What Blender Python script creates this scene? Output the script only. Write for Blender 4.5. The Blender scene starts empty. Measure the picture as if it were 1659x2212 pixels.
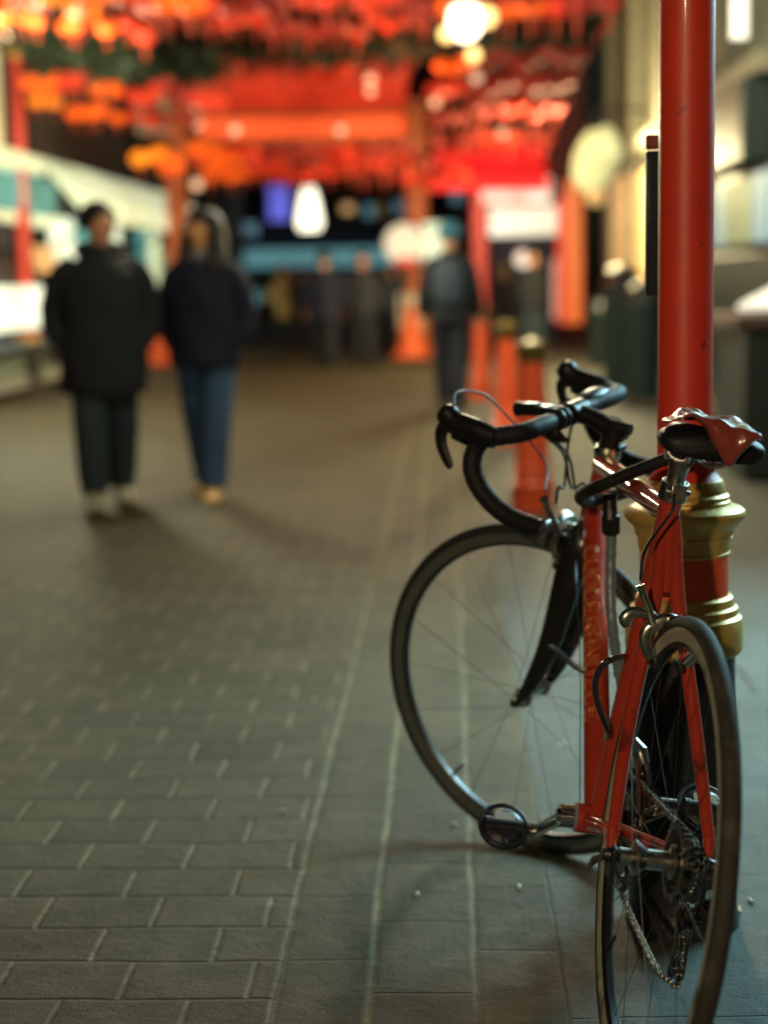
import bpy, bmesh, math, random
from mathutils import Vector, Matrix, Quaternion, noise
R_ = math.radians
random.seed(7)
scene = bpy.context.scene
col = scene.collection
# ------------------------------------------------------------------ camera
FPX, PITCH, ROLL, CAMH = 3744.0, R_(7.704), R_(-0.996), 1.1034
PW, PH = 1659.0, 2212.0
_s, _c = math.sin(ROLL), math.cos(ROLL)
_fwd = Vector((0, math.cos(PITCH), -math.sin(PITCH)))
_up0 = Vector((0, math.sin(PITCH), math.cos(PITCH)))
_rt0 = Vector((1, 0, 0))
_rt = _c*_rt0 + _s*_up0
_up = -_s*_rt0 + _c*_up0
CAM = Vector((0, 0, CAMH))
cd = bpy.data.cameras.new('camera'); cam = bpy.data.objects.new('camera', cd); col.objects.link(cam)
cd.sensor_fit = 'HORIZONTAL'; cd.sensor_width = 36.0; cd.lens = FPX/PW*36.0
cd.clip_start = 0.05; cd.clip_end = 400
M = Matrix((( _rt.x, _up.x, -_fwd.x, 0), (_rt.y, _up.y, -_fwd.y, 0), (_rt.z, _up.z, -_fwd.z, CAMH), (0, 0, 0, 1)))
cam.matrix_world = M
cd.dof.use_dof = True; cd.dof.focus_distance = 2.52; cd.dof.aperture_fstop = 2.7
cd.dof.aperture_blades = 0
scene.camera = cam
def ray(x, y):
    return _fwd + _rt*((x-PW/2)/FPX) - _up*((y-PH/2)/FPX)
def at(x, y, Y):
    d = ray(x, y); return CAM + d*(Y/d.y)
def ground(x, y, z=0.0):
    d = ray(x, y); return CAM + d*((z-CAMH)/d.z)
# ------------------------------------------------------------------ world, faint night sky and a faint moon
w = bpy.data.worlds.new('World'); scene.world = w; w.use_nodes = True
nt = w.node_tree; nt.nodes.clear()
sky = nt.nodes.new('ShaderNodeTexSky'); sky.sky_type = 'NISHITA'; sky.sun_disc = False
sky.sun_elevation = R_(8); sky.sun_rotation = R_(-150)
bg = nt.nodes.new('ShaderNodeBackground'); bg.inputs[1].default_value = 0.0018
out = nt.nodes.new('ShaderNodeOutputWorld')
nt.links.new(sky.outputs[0], bg.inputs[0]); nt.links.new(bg.outputs[0], out.inputs[0])
sd = bpy.data.lights.new('moon', 'SUN'); sd.energy = 0.02; sd.angle = R_(3); sd.color = (.8, .88, 1)
so = bpy.data.objects.new('moon', sd); col.objects.link(so); so.rotation_euler = (R_(55), 0, R_(-30))
vs = scene.view_settings
vs.view_transform = 'Standard'; vs.look = 'None'; vs.exposure = 0.15; vs.gamma = 1
STREET = R_(2.2)
# ------------------------------------------------------------------ materials
MATS = {}
def mat(name, base, rough=0.5, metal=0.0, var=0.12, scale=12.0, bump=0.0, bscale=60.0, emit=None, es=0.0,
        coat=0.0, base2=None, mixscale=6.0, mixpos=0.55, spec=0.5, rvar=0.1, sub=0):
    if name in MATS: return MATS[name]
    m = bpy.data.materials.new(name); m.use_nodes = True
    n = m.node_tree; b = n.nodes['Principled BSDF']; L = n.links.new
    tc = n.nodes.new('ShaderNodeTexCoord')
    nz = n.nodes.new('ShaderNodeTexNoise'); nz.inputs['Scale'].default_value = scale; nz.inputs['Detail'].default_value = 5
    L(tc.outputs['Object'], nz.inputs['Vector'])
    mx = n.nodes.new('ShaderNodeMix'); mx.data_type = 'RGBA'
    lo = [max(0, c*(1-var)) for c in base]+[1]; hi = [min(1, c*(1+var)) for c in base]+[1]
    mx.inputs[6].default_value = lo; mx.inputs[7].default_value = hi
    L(nz.outputs[0], mx.inputs[0]); cout = mx.outputs[2]
    if base2:
        n2 = n.nodes.new('ShaderNodeTexNoise'); n2.inputs['Scale'].default_value = mixscale; n2.inputs['Detail'].default_value = 8
        n2.inputs['Roughness'].default_value = 0.65
        L(tc.outputs['Object'], n2.inputs['Vector'])
        rp = n.nodes.new('ShaderNodeValToRGB'); rp.color_ramp.elements[0].position = mixpos; rp.color_ramp.elements[1].position = mixpos+0.06
        L(n2.outputs[0], rp.inputs[0])
        m2 = n.nodes.new('ShaderNodeMix'); m2.data_type = 'RGBA'; m2.inputs[7].default_value = list(base2)+[1]
        L(rp.outputs[0], m2.inputs[0]); L(cout, m2.inputs[6]); cout = m2.outputs[2]
    L(cout, b.inputs['Base Color'])
    mr = n.nodes.new('ShaderNodeMapRange'); mr.inputs[3].default_value = max(0.02, rough-rvar); mr.inputs[4].default_value = min(1, rough+rvar)
    nr = n.nodes.new('ShaderNodeTexNoise'); nr.inputs['Scale'].default_value = scale*2.3; nr.inputs['Detail'].default_value = 4
    L(tc.outputs['Object'], nr.inputs['Vector']); L(nr.outputs[0], mr.inputs[0]); L(mr.outputs[0], b.inputs['Roughness'])
    b.inputs['Metallic'].default_value = metal
    b.inputs['Specular IOR Level'].default_value = spec
    b.inputs['Coat Weight'].default_value = coat; b.inputs['Coat Roughness'].default_value = 0.06
    if bump:
        nb = n.nodes.new('ShaderNodeTexNoise'); nb.inputs['Scale'].default_value = bscale; nb.inputs['Detail'].default_value = 6
        L(tc.outputs['Object'], nb.inputs['Vector'])
        bp = n.nodes.new('ShaderNodeBump'); bp.inputs['Strength'].default_value = 1.0; bp.inputs['Distance'].default_value = bump
        L(nb.outputs[0], bp.inputs['Height']); L(bp.outputs[0], b.inputs['Normal'])
    if emit:
        b.inputs['Emission Color'].default_value = list(emit)+[1]; b.inputs['Emission Strength'].default_value = es
    MATS[name] = m
    return m
def glow(name, colr, s, var=0.35, scale=3.0):
    """lamps, lit windows and surfaces with light painted in: emission that varies a little over the surface"""
    if name in MATS: return MATS[name]
    m = mat(name, [min(1, c*.8) for c in colr], 0.6, emit=colr, es=s)
    n = m.node_tree; b = n.nodes['Principled BSDF']; L = n.links.new
    tc = n.nodes.new('ShaderNodeTexCoord'); nz = n.nodes.new('ShaderNodeTexNoise'); nz.inputs['Scale'].default_value = scale
    L(tc.outputs['Object'], nz.inputs['Vector'])
    mr = n.nodes.new('ShaderNodeMapRange'); mr.inputs[1].default_value = .3; mr.inputs[2].default_value = .7
    mr.inputs[3].default_value = s*(1-var); mr.inputs[4].default_value = s*(1+var)
    L(nz.outputs[0], mr.inputs[0]); L(mr.outputs[0], b.inputs['Emission Strength'])
    return m
m_red   = mat('frame_red_paint', (.43, .042, .022), .22, coat=.8, var=.15, scale=9, base2=(.20, .025, .018), mixscale=22, mixpos=.58, bump=.0003, bscale=40)
m_redp  = mat('post_red_paint', (.74, .048, .022), .44, coat=.2, var=.16, scale=11, base2=(.30, .03, .022), mixscale=26, mixpos=.615, bump=.00035, bscale=260, rvar=.05)
m_redp2 = mat('bollard_red_paint', (.86, .10, .025), .42, coat=.2, var=.15, scale=8, bump=.0012, bscale=90)
m_gold  = mat('gold_paint', (.62, .40, .095), .42, .35, var=.3, scale=18, base2=(.55, .10, .02), mixscale=9, mixpos=.64, bump=.0012, bscale=80)
m_golddk= mat('dark_gold_paint', (.16, .11, .02), .45, .4, bump=.001)
m_black = mat('black_base_paint', (.012, .012, .016), .38, bump=.0012, bscale=80)
m_tape  = mat('handlebar_tape', (.012, .011, .013), .62, spec=.28, bump=.0008, bscale=240, var=.3)
m_rub   = mat('hood_rubber', (.010, .010, .012), .38, spec=.28, bump=.0006, bscale=150)
m_carb  = mat('fork_carbon', (.012, .010, .012), .28, coat=.4, base2=(.10, .06, .03), mixscale=9, mixpos=.60)  # brown patches paint in a reflection on the black carbon
m_tyre  = mat('tyre_rubber', (.018, .017, .016), .72, var=.35, scale=30, bump=.0006, bscale=250)
m_tyred = mat('dusty_tyre_rubber', (.034, .031, .025), .75, var=.35, scale=22, base2=(.065, .058, .042), mixscale=16, mixpos=.56, bump=.0006, bscale=250)
m_rimdk = mat('rim_dark', (.05, .05, .05), .38, .8, var=.3, scale=20)
m_alu   = mat('worn_aluminium', (.50, .49, .44), .30, 1.0, var=.25, scale=25, base2=(.10, .09, .07), mixscale=30, mixpos=.60, bump=.0003)
m_track = mat('brake_track', (.62, .60, .46), .45, .5, var=.3, scale=20, base2=(.22, .2, .16), mixscale=12, mixpos=.56)
m_trackf = mat('brake_track_front', (.20, .215, .19), .40, .7, var=.3, scale=20)
m_chrome= mat('polished_alloy', (.72, .71, .66), .16, 1.0, var=.15, scale=18)
m_spoke = mat('steel_spoke', (.14, .13, .12), .4, .8)
m_cable = mat('cable_housing', (.012, .012, .012), .4)
m_greas = mat('greasy_steel', (.16, .14, .10), .32, .9, var=.5, scale=60, base2=(.03, .025, .02), mixscale=40, mixpos=.5)
m_chain = mat('chain_steel', (.40, .38, .34), .25, 1.0, var=.4, scale=80)
m_goldl = mat('gold_line', (.85, .45, .12), .3, .3, var=.1)
m_sad   = mat('saddle_vinyl', (.012, .012, .013), .5, spec=.28, bump=.0008, bscale=200)
m_cover = mat('oxblood_plastic', (.27, .050, .036), .26, coat=.35, var=.3, scale=14, bump=.004, bscale=18, rvar=.08)
m_plast = mat('pale_plastic', (.45, .52, .50), .35, var=.1)
m_strap = mat('blue_grey_sleeve', (.14, .20, .22), .28, var=.35, scale=40)
m_white = mat('white_alloy', (.55, .54, .46), .24, 1.0, var=.3, scale=60, base2=(.12, .11, .08), mixscale=45, mixpos=.58)
m_skin  = mat('skin', (.62, .30, .17), .5)
m_skin2 = mat('skin_tan', (.72, .38, .17), .5)
m_hair  = mat('hair_black', (.010, .009, .010), .45, bump=.003, bscale=60)
m_coat1 = mat('charcoal_coat', (.008, .012, .020), .85, bump=.003, bscale=40)
m_coat2 = mat('navy_coat', (.005, .008, .030), .85, bump=.003, bscale=40)
m_coat3 = mat('black_jacket', (.006, .008, .014), .8)
m_hood  = mat('teal_blue_cap', (.03, .16, .26), .7)
m_bag   = mat('slate_backpack', (.035, .055, .085), .7)
m_jean1 = mat('dark_teal_jeans', (.018, .034, .048), .85, bump=.002)
m_jean2 = mat('blue_jeans', (.035, .085, .19), .85, var=.4, scale=6, bump=.002)
m_trous = mat('dark_trousers', (.007, .009, .018), .85)
m_tan   = mat('tan_boots', (.70, .45, .18), .7)
m_shoe  = mat('pale_trainers', (.45, .44, .32), .6)
m_grey  = mat('grey_shirt', (.16, .16, .19), .8)
m_khaki = mat('khaki_cloth', (.34, .27, .11), .8)
# ------------------------------------------------------------------ mesh builder
class MB:
    def __init__(s): s.v = []; s.f = []
    def add(s, vs, fs):
        o = len(s.v); s.v += [tuple(v) for v in vs]; s.f += [tuple(i+o for i in f) for f in fs]; return s
    def box(s, c, size, M=None):
        hx, hy, hz = size[0]/2, size[1]/2, size[2]/2
        vs = [Vector((x*hx, y*hy, z*hz)) for x in (-1, 1) for y in (-1, 1) for z in (-1, 1)]
        if M: vs = [M @ v for v in vs]
        vs = [v+Vector(c) for v in vs]
        return s.add(vs, [(0,1,3,2),(4,6,7,5),(0,4,5,1),(2,3,7,6),(0,2,6,4),(1,5,7,3)])
    def tube(s, pts, r, n=12, caps=True, flat=None, closed=False, up=None):
        """swept tube; r number or list; flat = (a,b) scales of the two section axes"""
        P = [Vector(p) for p in pts]; k = len(P)
        rs = r if isinstance(r, (list, tuple)) else [r]*k
        T = []
        for i in range(k):
            if closed: t = P[(i+1)%k]-P[(i-1)%k]
            else: t = P[min(i+1,k-1)]-P[max(i-1,0)]
            T.append(t.normalized())
        u = Vector(up) if up is not None else (Vector((0,0,1)) if abs(T[0].z) < .9 else Vector((0,1,0)))
        vs = []
        for i in range(k):
            u = (u - T[i]*u.dot(T[i])).normalized(); v = T[i].cross(u)
            fa, fb = (1, 1) if flat is None else (flat[i] if isinstance(flat, list) else flat)
            for j in range(n):
                a = 2*math.pi*j/n
                vs.append(P[i] + (u*math.cos(a)*fa + v*math.sin(a)*fb)*rs[i])
        fs = []
        m = k if closed else k-1
        for i in range(m):
            for j in range(n):
                a = i*n+j; b = i*n+(j+1)%n; c_ = ((i+1)%k)*n+(j+1)%n; d = ((i+1)%k)*n+j
                fs.append((a, b, c_, d))
        if caps and not closed:
            fs.append(tuple(range(n-1, -1, -1))); fs.append(tuple((k-1)*n+j for j in range(n)))
        return s.add(vs, fs)
    def lathe(s, prof, c=(0,0,0), n=40, axis='Z', M=None, closed=False):
        """prof: (r, h) pairs"""
        vs = []
        for r, h in prof:
            for j in range(n):
                a = 2*math.pi*j/n
                p = Vector((r*math.cos(a), r*math.sin(a), h))
                if axis == 'Y': p = Vector((p.x, p.z, p.y))
                if axis == 'X': p = Vector((p.z, p.x, p.y))
                if M: p = M @ p
                vs.append(p+Vector(c))
        k = len(prof); fs = []
        for i in range(k if closed else k-1):
            for j in range(n):
                i2 = (i+1) % k
                fs.append((i*n+j, i*n+(j+1)%n, i2*n+(j+1)%n, i2*n+j))
        if not closed:
            if prof[0][0] > 1e-6: fs.append(tuple(range(n-1, -1, -1)))
            if prof[-1][0] > 1e-6: fs.append(tuple((k-1)*n+j for j in range(n)))
        return s.add(vs, fs)
    def ball(s, c, r, n=14, sq=(1,1,1), M=None):
        k = n//2; prof = []
        vs = []; fs = []
        for i in range(k+1):
            ph = math.pi*i/k
            for j in range(n):
                a = 2*math.pi*j/n
                p = Vector((math.sin(ph)*math.cos(a)*sq[0], math.sin(ph)*math.sin(a)*sq[1], math.cos(ph)*sq[2]))*r
                if M: p = M @ p
                vs.append(p+Vector(c))
        for i in range(k):
            for j in range(n):
                fs.append((i*n+j, (i+1)*n+j, (i+1)*n+(j+1)%n, i*n+(j+1)%n))
        return s.add(vs, fs)
    def build(s, name, m, parent=None, bevel=0, smooth=35, subsurf=0):
        me = bpy.data.meshes.new(name); me.from_pydata(s.v, [], s.f)
        bm = bmesh.new(); bm.from_mesh(me)
        bmesh.ops.remove_doubles(bm, verts=bm.verts, dist=1e-6)
        bmesh.ops.recalc_face_normals(bm, faces=bm.faces)
        bm.to_mesh(me); bm.free()
        if smooth:
            me.polygons.foreach_set('use_smooth', [True]*len(me.polygons)); me.set_sharp_from_angle(angle=R_(smooth))
        me.materials.append(m)
        o = bpy.data.objects.new(name, me); col.objects.link(o)
        if parent is not None: o.parent = parent
        if bevel:
            b = o.modifiers.new('bevel', 'BEVEL'); b.width = bevel; b.segments = 2; b.limit_method = 'ANGLE'
        if subsurf:
            b = o.modifiers.new('sub', 'SUBSURF'); b.levels = subsurf; b.render_levels = subsurf
        return o
def thing(name, label, cat, loc=(0,0,0), rz=0, group=None):
    o = bpy.data.objects.new(name, None); col.objects.link(o); o.empty_display_size = .1
    o.location = loc; o.rotation_euler = (0, 0, rz); tag(o, label, cat, group); return o
def tag(o, label, cat, group=None):
    o['label'] = label; o['category'] = cat
    if group: o['group'] = group
    return o
def struct(o): o['kind'] = 'structure'; return o
def children(o): return [c for c in bpy.data.objects if c.parent == o]
def copy_tree(o, loc=None, rz=None, label=None, mats=None):
    r = o.copy(); col.objects.link(r)
    if loc is not None: r.location = loc
    if rz is not None: r.rotation_euler = (0, 0, rz)
    if label: r['label'] = label
    for ch in children(o):
        c = ch.copy(); col.objects.link(c); c.parent = r
        for g in children(ch):
            d = g.copy(); col.objects.link(d); d.parent = c
    return r
def smooth_path(pts, k=6):
    """Catmull-Rom"""
    P = [Vector(p) for p in pts]; P = [P[0]*2-P[1]]+P+[P[-1]*2-P[-2]]; o = []
    for i in range(1, len(P)-2):
        for j in range(k):
            t = j/k; a, b, c_, d = P[i-1], P[i], P[i+1], P[i+2]
            o.append(.5*((2*b)+(-a+c_)*t+(2*a-5*b+4*c_-d)*t*t+(-a+3*b-3*c_+d)*t**3))
    o.append(P[-2]); return o
def interp(vals, n):
    o = []
    for i in range(n):
        t = i/(n-1)*(len(vals)-1); a = int(min(t, len(vals)-2)); f = t-a; o.append(vals[a]*(1-f)+vals[a+1]*f)
    return o
# ------------------------------------------------------------------ ground: one sheet, street aligned
def ground_material():
    m = bpy.data.materials.new('street_paving'); m.use_nodes = True
    n = m.node_tree; L = n.links.new; b = n.nodes['Principled BSDF']
    def val(x): return x
    def ma(op, a, b_=None, c_=None, clamp=False):
        nd = n.nodes.new('ShaderNodeMath'); nd.operation = op; nd.use_clamp = clamp
        for i, v in enumerate((a, b_, c_)):
            if v is None: continue
            if isinstance(v, (int, float)): nd.inputs[i].default_value = v
            else: L(v, nd.inputs[i])
        return nd.outputs[0]
    def nz(scale, detail=4, vec=None, rough=.5):
        t = n.nodes.new('ShaderNodeTexNoise'); t.inputs['Scale'].default_value = scale; t.inputs['Detail'].default_value = detail
        t.inputs['Roughness'].default_value = rough
        L(vec if vec is not None else tc.outputs['Object'], t.inputs['Vector']); return t.outputs[0]
    def mixc(f, a, b_):
        x = n.nodes.new('ShaderNodeMix'); x.data_type = 'RGBA'; L(f, x.inputs[0]) if not isinstance(f, float) else None
        for i, v in ((6, a), (7, b_)):
            if isinstance(v, tuple): x.inputs[i].default_value = list(v)+[1]
            else: L(v, x.inputs[i])
        return x.outputs[2]
    tc = n.nodes.new('ShaderNodeTexCoord'); sp = n.nodes.new('ShaderNodeSeparateXYZ'); L(tc.outputs['Object'], sp.inputs[0])
    wob = ma('MULTIPLY', ma('SUBTRACT', nz(1.2, 2), .5), .022); wob2 = ma('MULTIPLY', ma('SUBTRACT', nz(9, 3), .5), .008)
    xs = ma('ADD', ma('ADD', sp.outputs[0], wob), wob2)
    ys = ma('ADD', ma('ADD', sp.outputs[1], ma('MULTIPLY', ma('SUBTRACT', nz(3.1, 3), .5), .03)), ma('MULTIPLY', wob2, -.8))
    def step(e, x, s=.004):   # smooth 0->1 as x passes e
        return ma('MULTIPLY', ma('ADD', ma('SUBTRACT', x, e), s/2), 1/s, clamp=True)
    def line(d, w, s=.005):     # 1 where |d|<w
        return ma('SUBTRACT', 1.0, step(w, ma('ABSOLUTE', d), s), clamp=True)
    XA, XB, XC, XD = -.282, -.134, .033, .171
    left = ma('SUBTRACT', 1.0, step(XA, xs)); right = step(XD, xs)
    mid = ma('SUBTRACT', ma('SUBTRACT', 1.0, left), right, clamp=True)
    # left: coursed setts
    RH, BW = .150, .200
    rowf = ma('DIVIDE', ys, RH); row = ma('FLOOR', rowf); fr = ma('SUBTRACT', rowf, row)
    wn = n.nodes.new('ShaderNodeTexWhiteNoise'); wn.noise_dimensions = '1D'; L(row, wn.inputs['W'])
    uf = ma('ADD', ma('DIVIDE', xs, BW), ma('ADD', ma('MULTIPLY', ma('MODULO', ma('ABSOLUTE', row), 2.0), .5), ma('MULTIPLY', wn.outputs[0], .16)))
    ui = ma('FLOOR', uf); fu = ma('SUBTRACT', uf, ui)
    dy_ = ma('MULTIPLY', ma('SUBTRACT', .5, ma('ABSOLUTE', ma('SUBTRACT', fr, .5))), RH)
    dx_ = ma('MULTIPLY', ma('SUBTRACT', .5, ma('ABSOLUTE', ma('SUBTRACT', fu, .5))), BW)
    jl_t = ma('MULTIPLY', line(dy_, .0042, .007), left)
    jl_l = ma('MULTIPLY', line(dx_, .0045, .007), left)
    # middle: three lengthways courses, cross joints offset per strip
    sidx = ma('ADD', step(XB, xs, .001), step(XC, xs, .001))
    mf = ma('ADD', ma('DIVIDE', ys, .30), ma('MULTIPLY', sidx, .43)); mi = ma('FLOOR', mf); mfr = ma('SUBTRACT', mf, mi)
    dm = ma('MULTIPLY', ma('SUBTRACT', .5, ma('ABSOLUTE', ma('SUBTRACT', mfr, .5))), .30)
    jm_t = ma('MULTIPLY', line(dm, .002, .005), mid)
    ll = ma('MAXIMUM', ma('MAXIMUM', line(ma('SUBTRACT', xs, XA), .0055, .009), line(ma('SUBTRACT', xs, XB), .006, .010)),
            ma('MAXIMUM', line(ma('SUBTRACT', xs, XC), .005, .009), ma('MULTIPLY', line(ma('SUBTRACT', xs, XD), .0025, .005), .6)))
    # right: big slabs
    rf = ma('DIVIDE', ys, .62); ri = ma('FLOOR', rf); rfr = ma('SUBTRACT', rf, ri)
    dr = ma('MULTIPLY', ma('SUBTRACT', .5, ma('ABSOLUTE', ma('SUBTRACT', rfr, .5))), .62)
    rx = ma('ADD', ma('DIVIDE', ma('SUBTRACT', xs, XD), .62), ma('MULTIPLY', ma('MODULO', ma('ABSOLUTE', ri), 2.0), .5)); rxi = ma('FLOOR', rx)
    dxr = ma('MULTIPLY', ma('SUBTRACT', .5, ma('ABSOLUTE', ma('SUBTRACT', ma('SUBTRACT', rx, rxi), .5))), .62)
    jr = ma('MULTIPLY', ma('MAXIMUM', line(dr, .0022, .004), line(dxr, .0022, .004)), right)
    # per unit tint
    cid = ma('ADD', ma('MULTIPLY', left, ma('ADD', ma('MULTIPLY', row, 7.13), ma('MULTIPLY', ui, 3.7))),
             ma('ADD', ma('MULTIPLY', mid, ma('ADD', ma('MULTIPLY', mi, 5.3), ma('MULTIPLY', sidx, 11.7))), ma('MULTIPLY', right, ma('ADD', ma('MULTIPLY', ri, 2.9), rxi))))
    w2 = n.nodes.new('ShaderNodeTexWhiteNoise'); w2.noise_dimensions = '1D'; L(ma('ROUND', ma('MULTIPLY', cid, 10)), w2.inputs['W'])
    base = mixc(w2.outputs[0], (.036, .031, .017), (.072, .057, .031))
    base = mixc(right, base, (.072, .078, .070))
    base = mixc(ma('MULTIPLY', ma('SUBTRACT', nz(1.3, 4, rough=.6), .35), 1.6, clamp=True), base, (.024, .024, .014))
    grit = nz(150, 4, rough=.8)
    base = mixc(ma('MULTIPLY', ma('SUBTRACT', grit, .45), 1.2, clamp=True), base, (.15, .13, .08))
    stain = ma('MULTIPLY', ma('SUBTRACT', nz(5.5, 6, rough=.7), .62), 8.0, clamp=True)
    base = mixc(ma('MULTIPLY', stain, .45), base, (.035, .034, .028))
    brk = ma('MULTIPLY', ma('SUBTRACT', nz(11, 6, rough=.75), .44), 5.0, clamp=True)
    lightj = ma('MULTIPLY', ma('MAXIMUM', ll, ma('MULTIPLY', jl_l, .75)), ma('ADD', .30, ma('MULTIPLY', brk, .65)))
    darkj = ma('MULTIPLY', ma('MAXIMUM', ma('MAXIMUM', jl_t, ma('MULTIPLY', jm_t, .6)), ma('MULTIPLY', jr, .55)), ma('ADD', .35, ma('MULTIPLY', brk, .65)))
    base = mixc(lightj, base, (.26, .215, .115))  # pale mortar, lightened further to paint in glints along the joints
    base = mixc(ma('MULTIPLY', ma('SUBTRACT', nz(42, 5, rough=.75), .55), 5.0, clamp=True), base, (.016, .015, .010))
    base = mixc(darkj, base, (.012, .012, .010))
    L(base, b.inputs['Base Color'])
    ro = ma('ADD', .50, ma('MULTIPLY', nz(16, 5), .34)); L(ro, b.inputs['Roughness']); b.inputs['Specular IOR Level'].default_value = .20
    joint = ma('MAXIMUM', ma('MAXIMUM', jl_t, jl_l), ma('MAXIMUM', ma('MAXIMUM', jm_t, ll), jr))
    hgt = ma('ADD', ma('MULTIPLY', joint, -.0042), ma('ADD', ma('MULTIPLY', grit, .0030), ma('ADD', ma('MULTIPLY', nz(38, 6, rough=.7), .0060), ma('MULTIPLY', w2.outputs[0], .0010))))
    bp = n.nodes.new('ShaderNodeBump'); bp.inputs['Strength'].default_value = .9; bp.inputs['Distance'].default_value = 1.0
    L(hgt, bp.inputs['Height']); L(bp.outputs[0], b.inputs['Normal'])
    return m
g = MB(); g.add([(-60, -12, 0), (60, -12, 0), (60, 140, 0), (-60, 140, 0)], [(0, 1, 2, 3)])
go = g.build('ground', ground_material(), smooth=0); go.rotation_euler = (0, 0, -STREET); struct(go)
def S(x, y, z=0):   # street frame -> world
    c_, s_ = math.cos(-STREET), math.sin(-STREET); return Vector((x*c_-y*s_, x*s_+y*c_, z))

# ------------------------------------------------------------------ lit lamps and added fill lights
def point(name, loc, power, colr, r=.1, parent=None):
    l = bpy.data.lights.new(name, 'POINT'); l.energy = power; l.color = colr; l.shadow_soft_size = r
    o = bpy.data.objects.new(name, l); col.objects.link(o); o.location = loc
    if parent: o.parent = parent; o.location = Vector(loc)-parent.location
    return o
LK = S(-3.9, 8.6, 3.7)
def area(name, loc, target, power, colr, sx, sy):
    l = bpy.data.lights.new(name, 'AREA'); l.shape = 'RECTANGLE'; l.size = sx; l.size_y = sy; l.energy = power; l.color = colr
    o = bpy.data.objects.new(name, l); col.objects.link(o); o.location = loc
    o.rotation_euler = (Vector(target)-Vector(loc)).to_track_quat('-Z', 'Y').to_euler(); return o
point('street_light_left', LK, 880, (1, .78, .42), .13)
point('front_fill', S(-1.7, -4.4, 2.75), 640, (1, .77, .45), .08)  # added front fill so the bike and post are not backlit
area('teal_side_fill', S(2.34, 5.0, 2.0), S(1.15, 4.3, 0), 155, (.46, .88, 1.0), 1.6, 1.3)  # added teal light for the right paving; no window stands here
bpy.data.lights['teal_side_fill'].spread = R_(105)
point('post_light', (at(1477, 1350, 2.86).x, 2.86, 3.70), 75, (1, .74, .48), .09)
point('lantern_light', S(-.5, 17, 2.9), 90, (1, .28, .08), .5)
point('shop_light', S(1.6, 20, 2.3), 600, (1, .86, .45), .2)
point('shop_light_left', S(-3.4, 14, 2.4), 420, (1, .95, .60), .3)
point('bollard_fill', S(.45, 6.4, 3.3), 150, (1, .86, .56), .13)  # added overhead fill for the nearest bollard, no fixture hangs here
point('bollard_fill', S(.4, 10.6, 3.4), 560, (1, .92, .62), .3)  # second added fill, for the farther bollards


# ------------------------------------------------------------------ the red and gold lamp post
PX, PY = at(1477, 1350, 2.86).x, 2.86
def zr(y, halfpx):
    p = at(1477, y, PY); d = (p-CAM).dot(_fwd); return p.z, halfpx/FPX*d
post = thing('lamp_post', 'red street lamp post with moulded gold collar and black foot, beside the red bicycle', 'lamp post', (PX, PY, 0))
def lprof(L_): return [(zr(y, h)[1], zr(y, h)[0]) for y, h in L_]
zs0, rs = zr(880, 59)
MB().lathe([(rs, zr(1012, 59)[0]-.004), (rs*1.0, zs0), (rs*.99, 1.6), (rs*.93, 2.6), (rs*.85, 3.35)], n=48).build('shaft', m_redp, post)
MB().lathe(lprof([(1036, 80), (1028, 74), (1019, 66), (1010, 61), (1006, 60.2)])).build('neck', m_redp, post)
collar = [(1197, 93), (1195, 96), (1190, 98), (1187, 95.5), (1183, 98), (1172, 99), (1160, 100.5), (1156, 103), (1154, 101), (1151, 106), (1146, 107), (1140, 108),
          (1134, 111), (1128, 117), (1121, 124), (1114, 129), (1107, 130.5), (1100, 128), (1094, 120), (1090, 110), (1087, 98), (1084, 97), (1081, 97.5), (1078, 94), (1074, 93), (1070, 95.5), (1067, 93),
          (1064, 88), (1058, 87.5), (1050, 86), (1042, 84), (1036, 81), (1033, 76)]
MB().lathe(lprof(collar), n=64).build('collar', m_gold, post, smooth=28)
MB().lathe(lprof([(1300, 94.5), (1240, 94.5), (1195, 94)]), n=48).build('drum', m_redp2, post)
foot_ = [(1409, 110), (1406, 118), (1400, 124), (1390, 125.5), (1365, 125.5), (1338, 125), (1333, 122.5), (1329, 123), (1326, 118), (1323, 114.5), (1316, 115.5), (1308, 115), (1304, 107), (1297, 105.5), (1287, 104.5), (1283, 100), (1281, 94)]
MB().lathe(lprof(foot_), n=64).build('foot_ring', m_gold, post, smooth=28)
MB().lathe([(.097, 0), (.096, .02), (.092, .03), (.090, .06), (.089, .2), (.088, .30), (zr(1407, 110)[1], zr(1407, 110)[0])], n=48).build('plinth', m_black, post)
# lantern head up above (lights the foot of the post)
MB().lathe([(.02, 3.34), (.06, 3.36), (.07, 3.40), (.03, 3.44), (.10, 3.50), (.12, 3.52)]).build('lantern_bracket', m_gold, post)
MB().lathe([(.11, 3.52), (.17, 3.86)], n=6).build('lantern_glass', glow('lantern_glass', (1, .72, .42), 3), post)
MB().lathe([(.22, 3.86), (.20, 3.89), (.08, 4.02), (.02, 4.10)], n=6).build('lantern_roof', m_black, post)
# small notice box bolted on behind the post
nb = thing('notice_board', 'dark narrow notice panel with a dull red top strip fixed behind the red post', 'sign', (PX, PY+.055, 0))
za, zb, zc = at(1400, 286, PY).z, at(1400, 318, PY).z, at(1400, 640, PY).z
xa = at(1394, 400, PY+.07).x - PX
prof = []
for (zt, zbm, mm, nm) in ((za, zb, mat('dull_red_strip', (.20, .035, .035), .5), 'header'), (zb-.002, zc, mat('navy_panel', (.006, .008, .02), .35), 'panel')):
    MB().box((xa/2+.012, .012, (zt+zbm)/2), (abs(xa)+.024, .018, zt-zbm)).build(nm, mm, nb, bevel=.004)

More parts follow.
